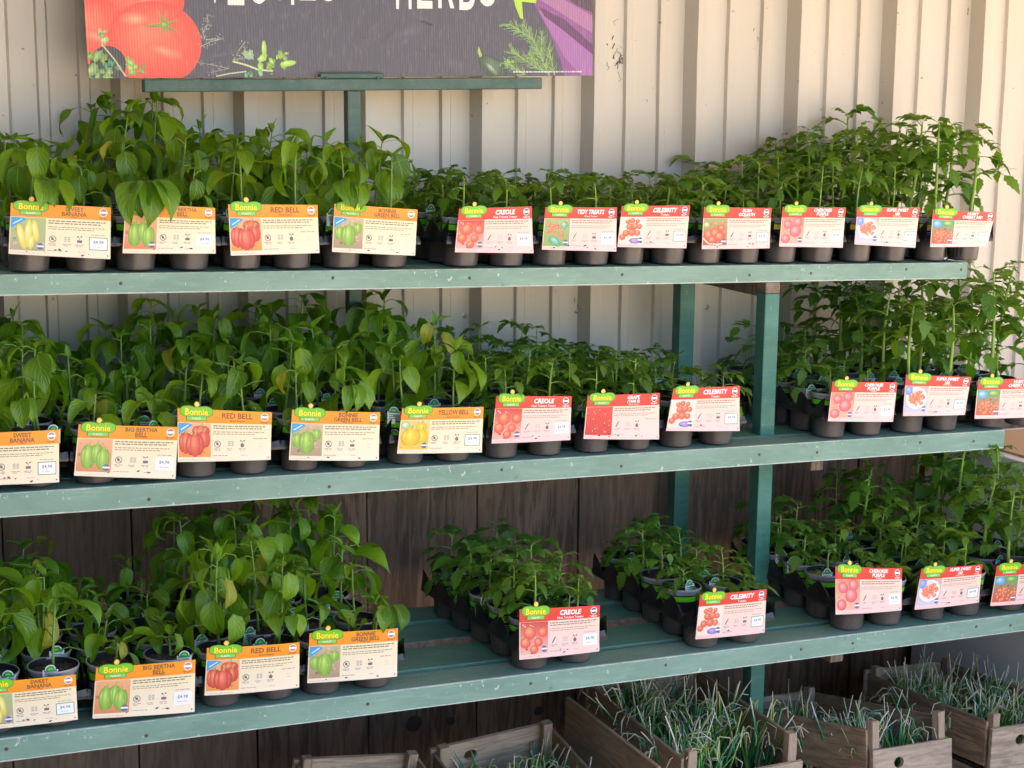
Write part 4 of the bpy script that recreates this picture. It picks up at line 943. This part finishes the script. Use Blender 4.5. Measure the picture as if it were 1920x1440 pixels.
sprig(952, 117, 5, 5, (.22, .46, .08), (.45, .70, .2), 5.6, 7, seed=31)
art.fine(S(962, 133)[0], S(1092, 133)[0], S(1000, 136)[1], 2.6*K, (.62, .60, .62), 7, r_)
clip(art, 0, SW, 0.0003, SH)
let = Print()
for st_, x0, x1, base_ in (('VEGGIES', 385, 636, 6), ('HERBS', 738, 935, 16)):
    n_ = len(st_); wch = (x1-x0)/(n_-(.55 if 'I' in st_ else 0)); x = x0; r2 = random.Random(st_)
    for ch in st_:
        ww = wch*(.45 if ch == 'I' else 1); vv, ff, sz = text2d(ch, .008, .05, 1, 4); cx_ = x+ww/2; hpx = 92; b0 = base_+r2.uniform(-6, 4)
        cxm, bym = S(cx_, b0); kx = (ww*.80 if ch != 'I' else ww*.42)*K/sz[0]; ky = hpx*K/sz[1]; b = len(let.v)
        for (q0, q1) in vv: let.v.append((cxm+(q0-sz[0]/2)*kx, bym+q1*ky, 8)); let.c.append((.86, .80, .80))
        let.f += [tuple(b+i for i in f) for f in ff]; x += ww
let.text('&', S(688, -40)[0], S(688, -40)[1], .07, (.86, .80, .80), 8)
def sf(x, y, l): return (x, -l*.00012, y)
for nm, pr_ in (('sign_panel', sp), ('artwork', art), ('lettering', let)):
    o = link(nm, pr_.mesh(nm, sf, M_signprint), sroot)
    if nm == 'sign_panel': q = o.modifiers.new('t', 'SOLIDIFY'); q.thickness = .004; q.offset = -1

# ------------------------------------------------------------------ white cabinet with cardboard on top, right of the rack
XC = atY(1705, 1250, YW-.06).x
M_cab = plain('white_enamel', (.78, .79, .82), .35, .04)
zc = atX(1880, 853, XC).z
cab = empty('white_cabinet', (XC, YW-.06, 0)); tag(cab, 'white enamelled cabinet standing right of the rack behind the onions', 'cabinet')
b = MB(); b.box((0, -1.1, .05), (1.2, 0, zc-.02), bev=.006); link('cabinet_body', b.me('cabinet_body', M_cab), cab)
b = MB(); b.box((-.012, -1.12, zc-.0195), (1.22, .0, zc), bev=.004); link('lid', b.me('lid', plain('white_lid', (.80, .80, .79), .3, .03)), cab)
b = MB(); b.box((-.003, -.062, .05), (-.0005, -.056, zc-.03)); link('edge_trim', b.me('edge_trim', plain('pale_trim', (.8, .8, .8), .4)), cab)
cb = MB(); cb.box((.03, -1.05, zc+.001), (1.1, -.05, zc+.006)); q = cb.me('cardboard', plain('tan_cardboard', (.50, .34, .20), .85, .08))
for vtx in q.vertices: vtx.co.z += .0
o = link('cardboard_sheet', q, M=Matrix.Translation((XC, YW-.06, 0))); tag(o, 'flat tan cardboard sheet lying on top of the white cabinet', 'cardboard')

# ------------------------------------------------------------------ bench and crates of onion seedlings
ZC_TOP = H-1.31
CRH = .20
def plank(name, par, x0, y0, z0_, x1, y1, z1_, mat, M=None, chip=0):
    b = MB(); b.box((x0, y0, z0_), (x1, y1, z1_), bev=.0018); return link(name, b.me(name, mat), par, M=M)
bench = empty('low_bench', (0, 0, 0)); tag(bench, 'low timber bench under the onion crates', 'bench')
zb = ZC_TOP-.25-.078
for k in range(5): plank('bench_board', bench, .4, YB+.0+k*.125, zb-.03, 3.6, YB+.115+k*.125, zb, M_bare)
for xx in (.5, 1.8, 3.3): plank('bench_leg', bench, xx, YB+.03, 0, xx+.07, YB+.55, zb-.031, M_bare)
def front_board(par, W, y, zt, hgt, mat, hole=True, name='end_board'):
    """board with a finger hole in the middle, built round the hole"""
    b = MB(); n = 16; r = .013; cx = W*.32; cz = zt-.036; th = .009
    if hole:
        ring_ = [(cx+r*1.25*math.cos(2*math.pi*k/n), cz+r*math.sin(2*math.pi*k/n)) for k in range(n)]
        outer = []
        x0, x1, z0_, z1_ = 0, W, zt-hgt, zt
        for k in range(n):
            a = 2*math.pi*k/n; dx, dz = math.cos(a), math.sin(a); tt = min(((x1-cx) if dx > 0 else (x0-cx))/dx if abs(dx) > 1e-6 else 1e9, ((z1_-cz) if dz > 0 else (z0_-cz))/dz if abs(dz) > 1e-6 else 1e9); outer.append((cx+dx*tt, cz+dz*tt))
        for yy, fl in ((y, False), (y+th, True)):
            vs = [(p_[0], yy, p_[1]) for p_ in ring_]+[(p_[0], yy, p_[1]) for p_ in outer]
            fs = [(k, (k+1) % n, (k+1) % n+n, k+n) for k in range(n)]; b.add(vs, [tuple(reversed(f)) for f in fs] if not fl else fs)
            corners = [(x0, z0_), (x1, z0_), (x1, z1_), (x0, z1_)]
            for (qx, qz) in corners:
                best = [(k, abs(outer[k][0]-qx)+abs(outer[k][1]-qz)) for k in range(n)]
                for k in range(n):
                    p0, p1 = outer[k], outer[(k+1) % n]
                    if (abs(p0[0]-qx) < 1e-6 and abs(p1[1]-qz) < 1e-6) or (abs(p0[1]-qz) < 1e-6 and abs(p1[0]-qx) < 1e-6): b.add([(p0[0], yy, p0[1]), (p1[0], yy, p1[1]), (qx, yy, qz)], [(0, 1, 2)])
        b.add([(p_[0], yy, p_[1]) for yy in (y, y+th) for p_ in ring_], [(k, (k+1) % n, (k+1) % n+n, k+n) for k in range(n)])
        b.add([(x0, y, z0_), (x1, y, z0_), (x1, y, z1_), (x0, y, z1_), (x0, y+th, z0_), (x1, y+th, z0_), (x1, y+th, z1_), (x0, y+th, z1_)], [(0, 4, 5, 1), (1, 5, 6, 2), (2, 6, 7, 3), (3, 7, 4, 0)])
    else: b.box((0, y, zt-hgt), (W, y+th, zt), bev=.001)
    return link(name, b.me(name, mat), par)
M_dirt = M_soil
t = NT('onion_blades'); at = t.n('ShaderNodeAttribute'); at.attribute_name = 'Col'; t.col(at.outputs['Color']); t.set(Roughness=.55); M_onion = t.m
def onions(label, root_loc, rz, x0, x1, y0, y1, z_base, n, hmin, hmax, seed, bunch=14):
    rnd = random.Random(seed); b = MB(); cols = []
    cs = [(rnd.uniform(x0, x1), rnd.uniform(y0, y1)) for _ in range(max(1, n//bunch))]
    for k in range(n):
        cx, cy = rnd.choice(cs); x = cx+rnd.gauss(0, .011); y = cy+rnd.gauss(0, .011); h = rnd.uniform(hmin, hmax); az = rnd.uniform(0, 6.28); le = rnd.uniform(0, .45)
        dry = rnd.random() < .09; kink = rnd.random() < .62; pts = [Vector((x, y, z_base))]; a = le; nseg = 7
        for i in range(nseg):
            t_ = i/nseg
            if kink and t_ > .62: a += rnd.uniform(.7, 1.5)
            else: a += rnd.uniform(-.05, .13)
            az += rnd.uniform(-.15, .15); pts.append(pts[-1]+Vector((math.sin(a)*math.cos(az), math.sin(a)*math.sin(az), math.cos(a)))*h/nseg)
        r = rnd.uniform(.0018, .0032); n0 = len(b.v); b.tube(pts, [r*1.2, r*1.15, r, r, r*.9, r*.75, r*.6, r*.4], 4, cap=False)
        g = rnd.choice(((.05, .30, .07), (.10, .36, .05), (.03, .22, .10), (.22, .42, .06))); d = rnd.choice(((.62, .54, .38), (.74, .68, .55), (.55, .46, .26)))
        for i in range(len(pts)):
            u = i/(len(pts)-1); m_ = 1 if dry else max(0, (u-.68)/.2); m_ = min(1, m_); m_ = max(m_, .35 if i == 0 else 0); cols += [tuple(p_*(1-m_)+q_*m_ for p_, q_ in zip(g, d))]*4
    me = mesh('onion_seedlings', b.v, b.f, [M_onion], smooth=True, cols=cols)
    o = link('onion_seedlings', me, M=Matrix.Translation(root_loc)@Matrix.Rotation(rz, 4, 'Z')); tag(o, label, 'onion seedlings', kind='stuff'); return o
def crate(label, px, Y, corner, W, D, rx, ry, rz, h_, onion=None, seed=0, low_front=.018):
    """corner 'F' or 'B': the photograph's pixel of the left top corner at the front or the back, at distance Y"""
    rnd = random.Random(seed); q = atY(px[0], px[1], Y); R_ = Euler((rx, ry, rz)).to_matrix().to_4x4()
    M = Matrix.Translation(q)@R_@Matrix.Translation((0, 0 if corner == 'F' else -D, -h_))
    r = empty('wooden_crate'); r.matrix_world = M
    tag(r, label, 'wooden crate', 'wooden crates of onion seedlings under the rack')
    g = .016; hh = (h_-g)/2
    for x in (0, W-.010):
        for k in range(2): plank('side_plank', r, x, .014, k*(hh+g), x+.008, D-.014, k*(hh+g)+hh-rnd.uniform(0, .006), M_crateY)
    for y in (.003, D-.028):
        for x in (.011, W-.033): plank('corner_post', r, x, y+.0, .002, x+.022, y+.022, h_+.014, M_crateZ)
    for y in (-.0075, D-.001): front_board(r, W, y, h_-(low_front if y < 0 else 0), h_*.60, M_crateX)
    plank('end_board', r, 0, -.0075, 0, W, .0015, h_*.26, M_crateX)
    plank('base_board', r, .011, .014, .001, W-.011, D-.014, .009, M_crateY)
    b = MB(); b.box((.012, .03, .010), (W-.012, D-.03, h_*.49)); link('soil', b.me('soil', M_soil), r)
    if onion:
        o = onions(onion[0], Vector((0, 0, 0)), 0, *onion[1:], seed=seed+5); o.matrix_world = M
    return r
YC = 2.80
crate('weathered slatted crate at the far right, crowded with green onion seedlings', (1858, 1352), YC, 'F', .29, .46, math.radians(-3), .03, math.radians(2), .25, ('dense green onion seedlings with dry tips in the far right crate',   .02, .27, .04, .43, .12, 430, .10, .20), 1)
crate('slatted crate second from the right, holding sparse onion seedlings', (1632, 1366), YC, 'F', .27, .46, math.radians(-10), .08, math.radians(9), .25, ('thin onion seedlings with bent dry tips in the second crate from the right', .02, .25, .04, .44, .12, 230, .09, .19), 2, low_front=.05)
crate('brown crate in the middle of the row, overflowing with onion seedlings', (1284, 1425), YC-.02, 'F', .30, .47, math.radians(2), -.03, math.radians(-1), .25, ('thick clump of tall green onion seedlings in the middle crate', .03, .28, .03, .44, .12, 430, .11, .21), 3, low_front=.05)
crate('pale crate with round finger holes in its back board, half filled with onion seedlings', (808, 1406), 3.12, 'B', .30, .40, math.radians(9), -.085, 0, .17, ('sparse onion seedlings in front of the finger hole board', .02, .28, .20, .37, .06, 150, .08, .13), 5)
crate('pale empty crate at the far left of the crate row', (552, 1424), 3.10, 'B', .285, .40, math.radians(7), .10, 0, .17, None, 6)
p0, p1 = atY(1064, 1306, 3.16), atY(1236, 1438, 2.74); ax = p1-p0; L = ax.length; b = MB(); b.box((-.005, 0, -.16), (.005, L, 0), bev=.0015)
o = link('loose_board', b.me('loose_board', M_crateY)); yv = ax.normalized(); xv = yv.cross(Vector((0, 0, 1))).normalized(); zv = xv.cross(yv); o.matrix_world = Matrix.Translation(p0)@Matrix((xv, yv, zv)).transposed().to_4x4()
tag(o, 'loose grey brown board standing on edge between two crates', 'board')
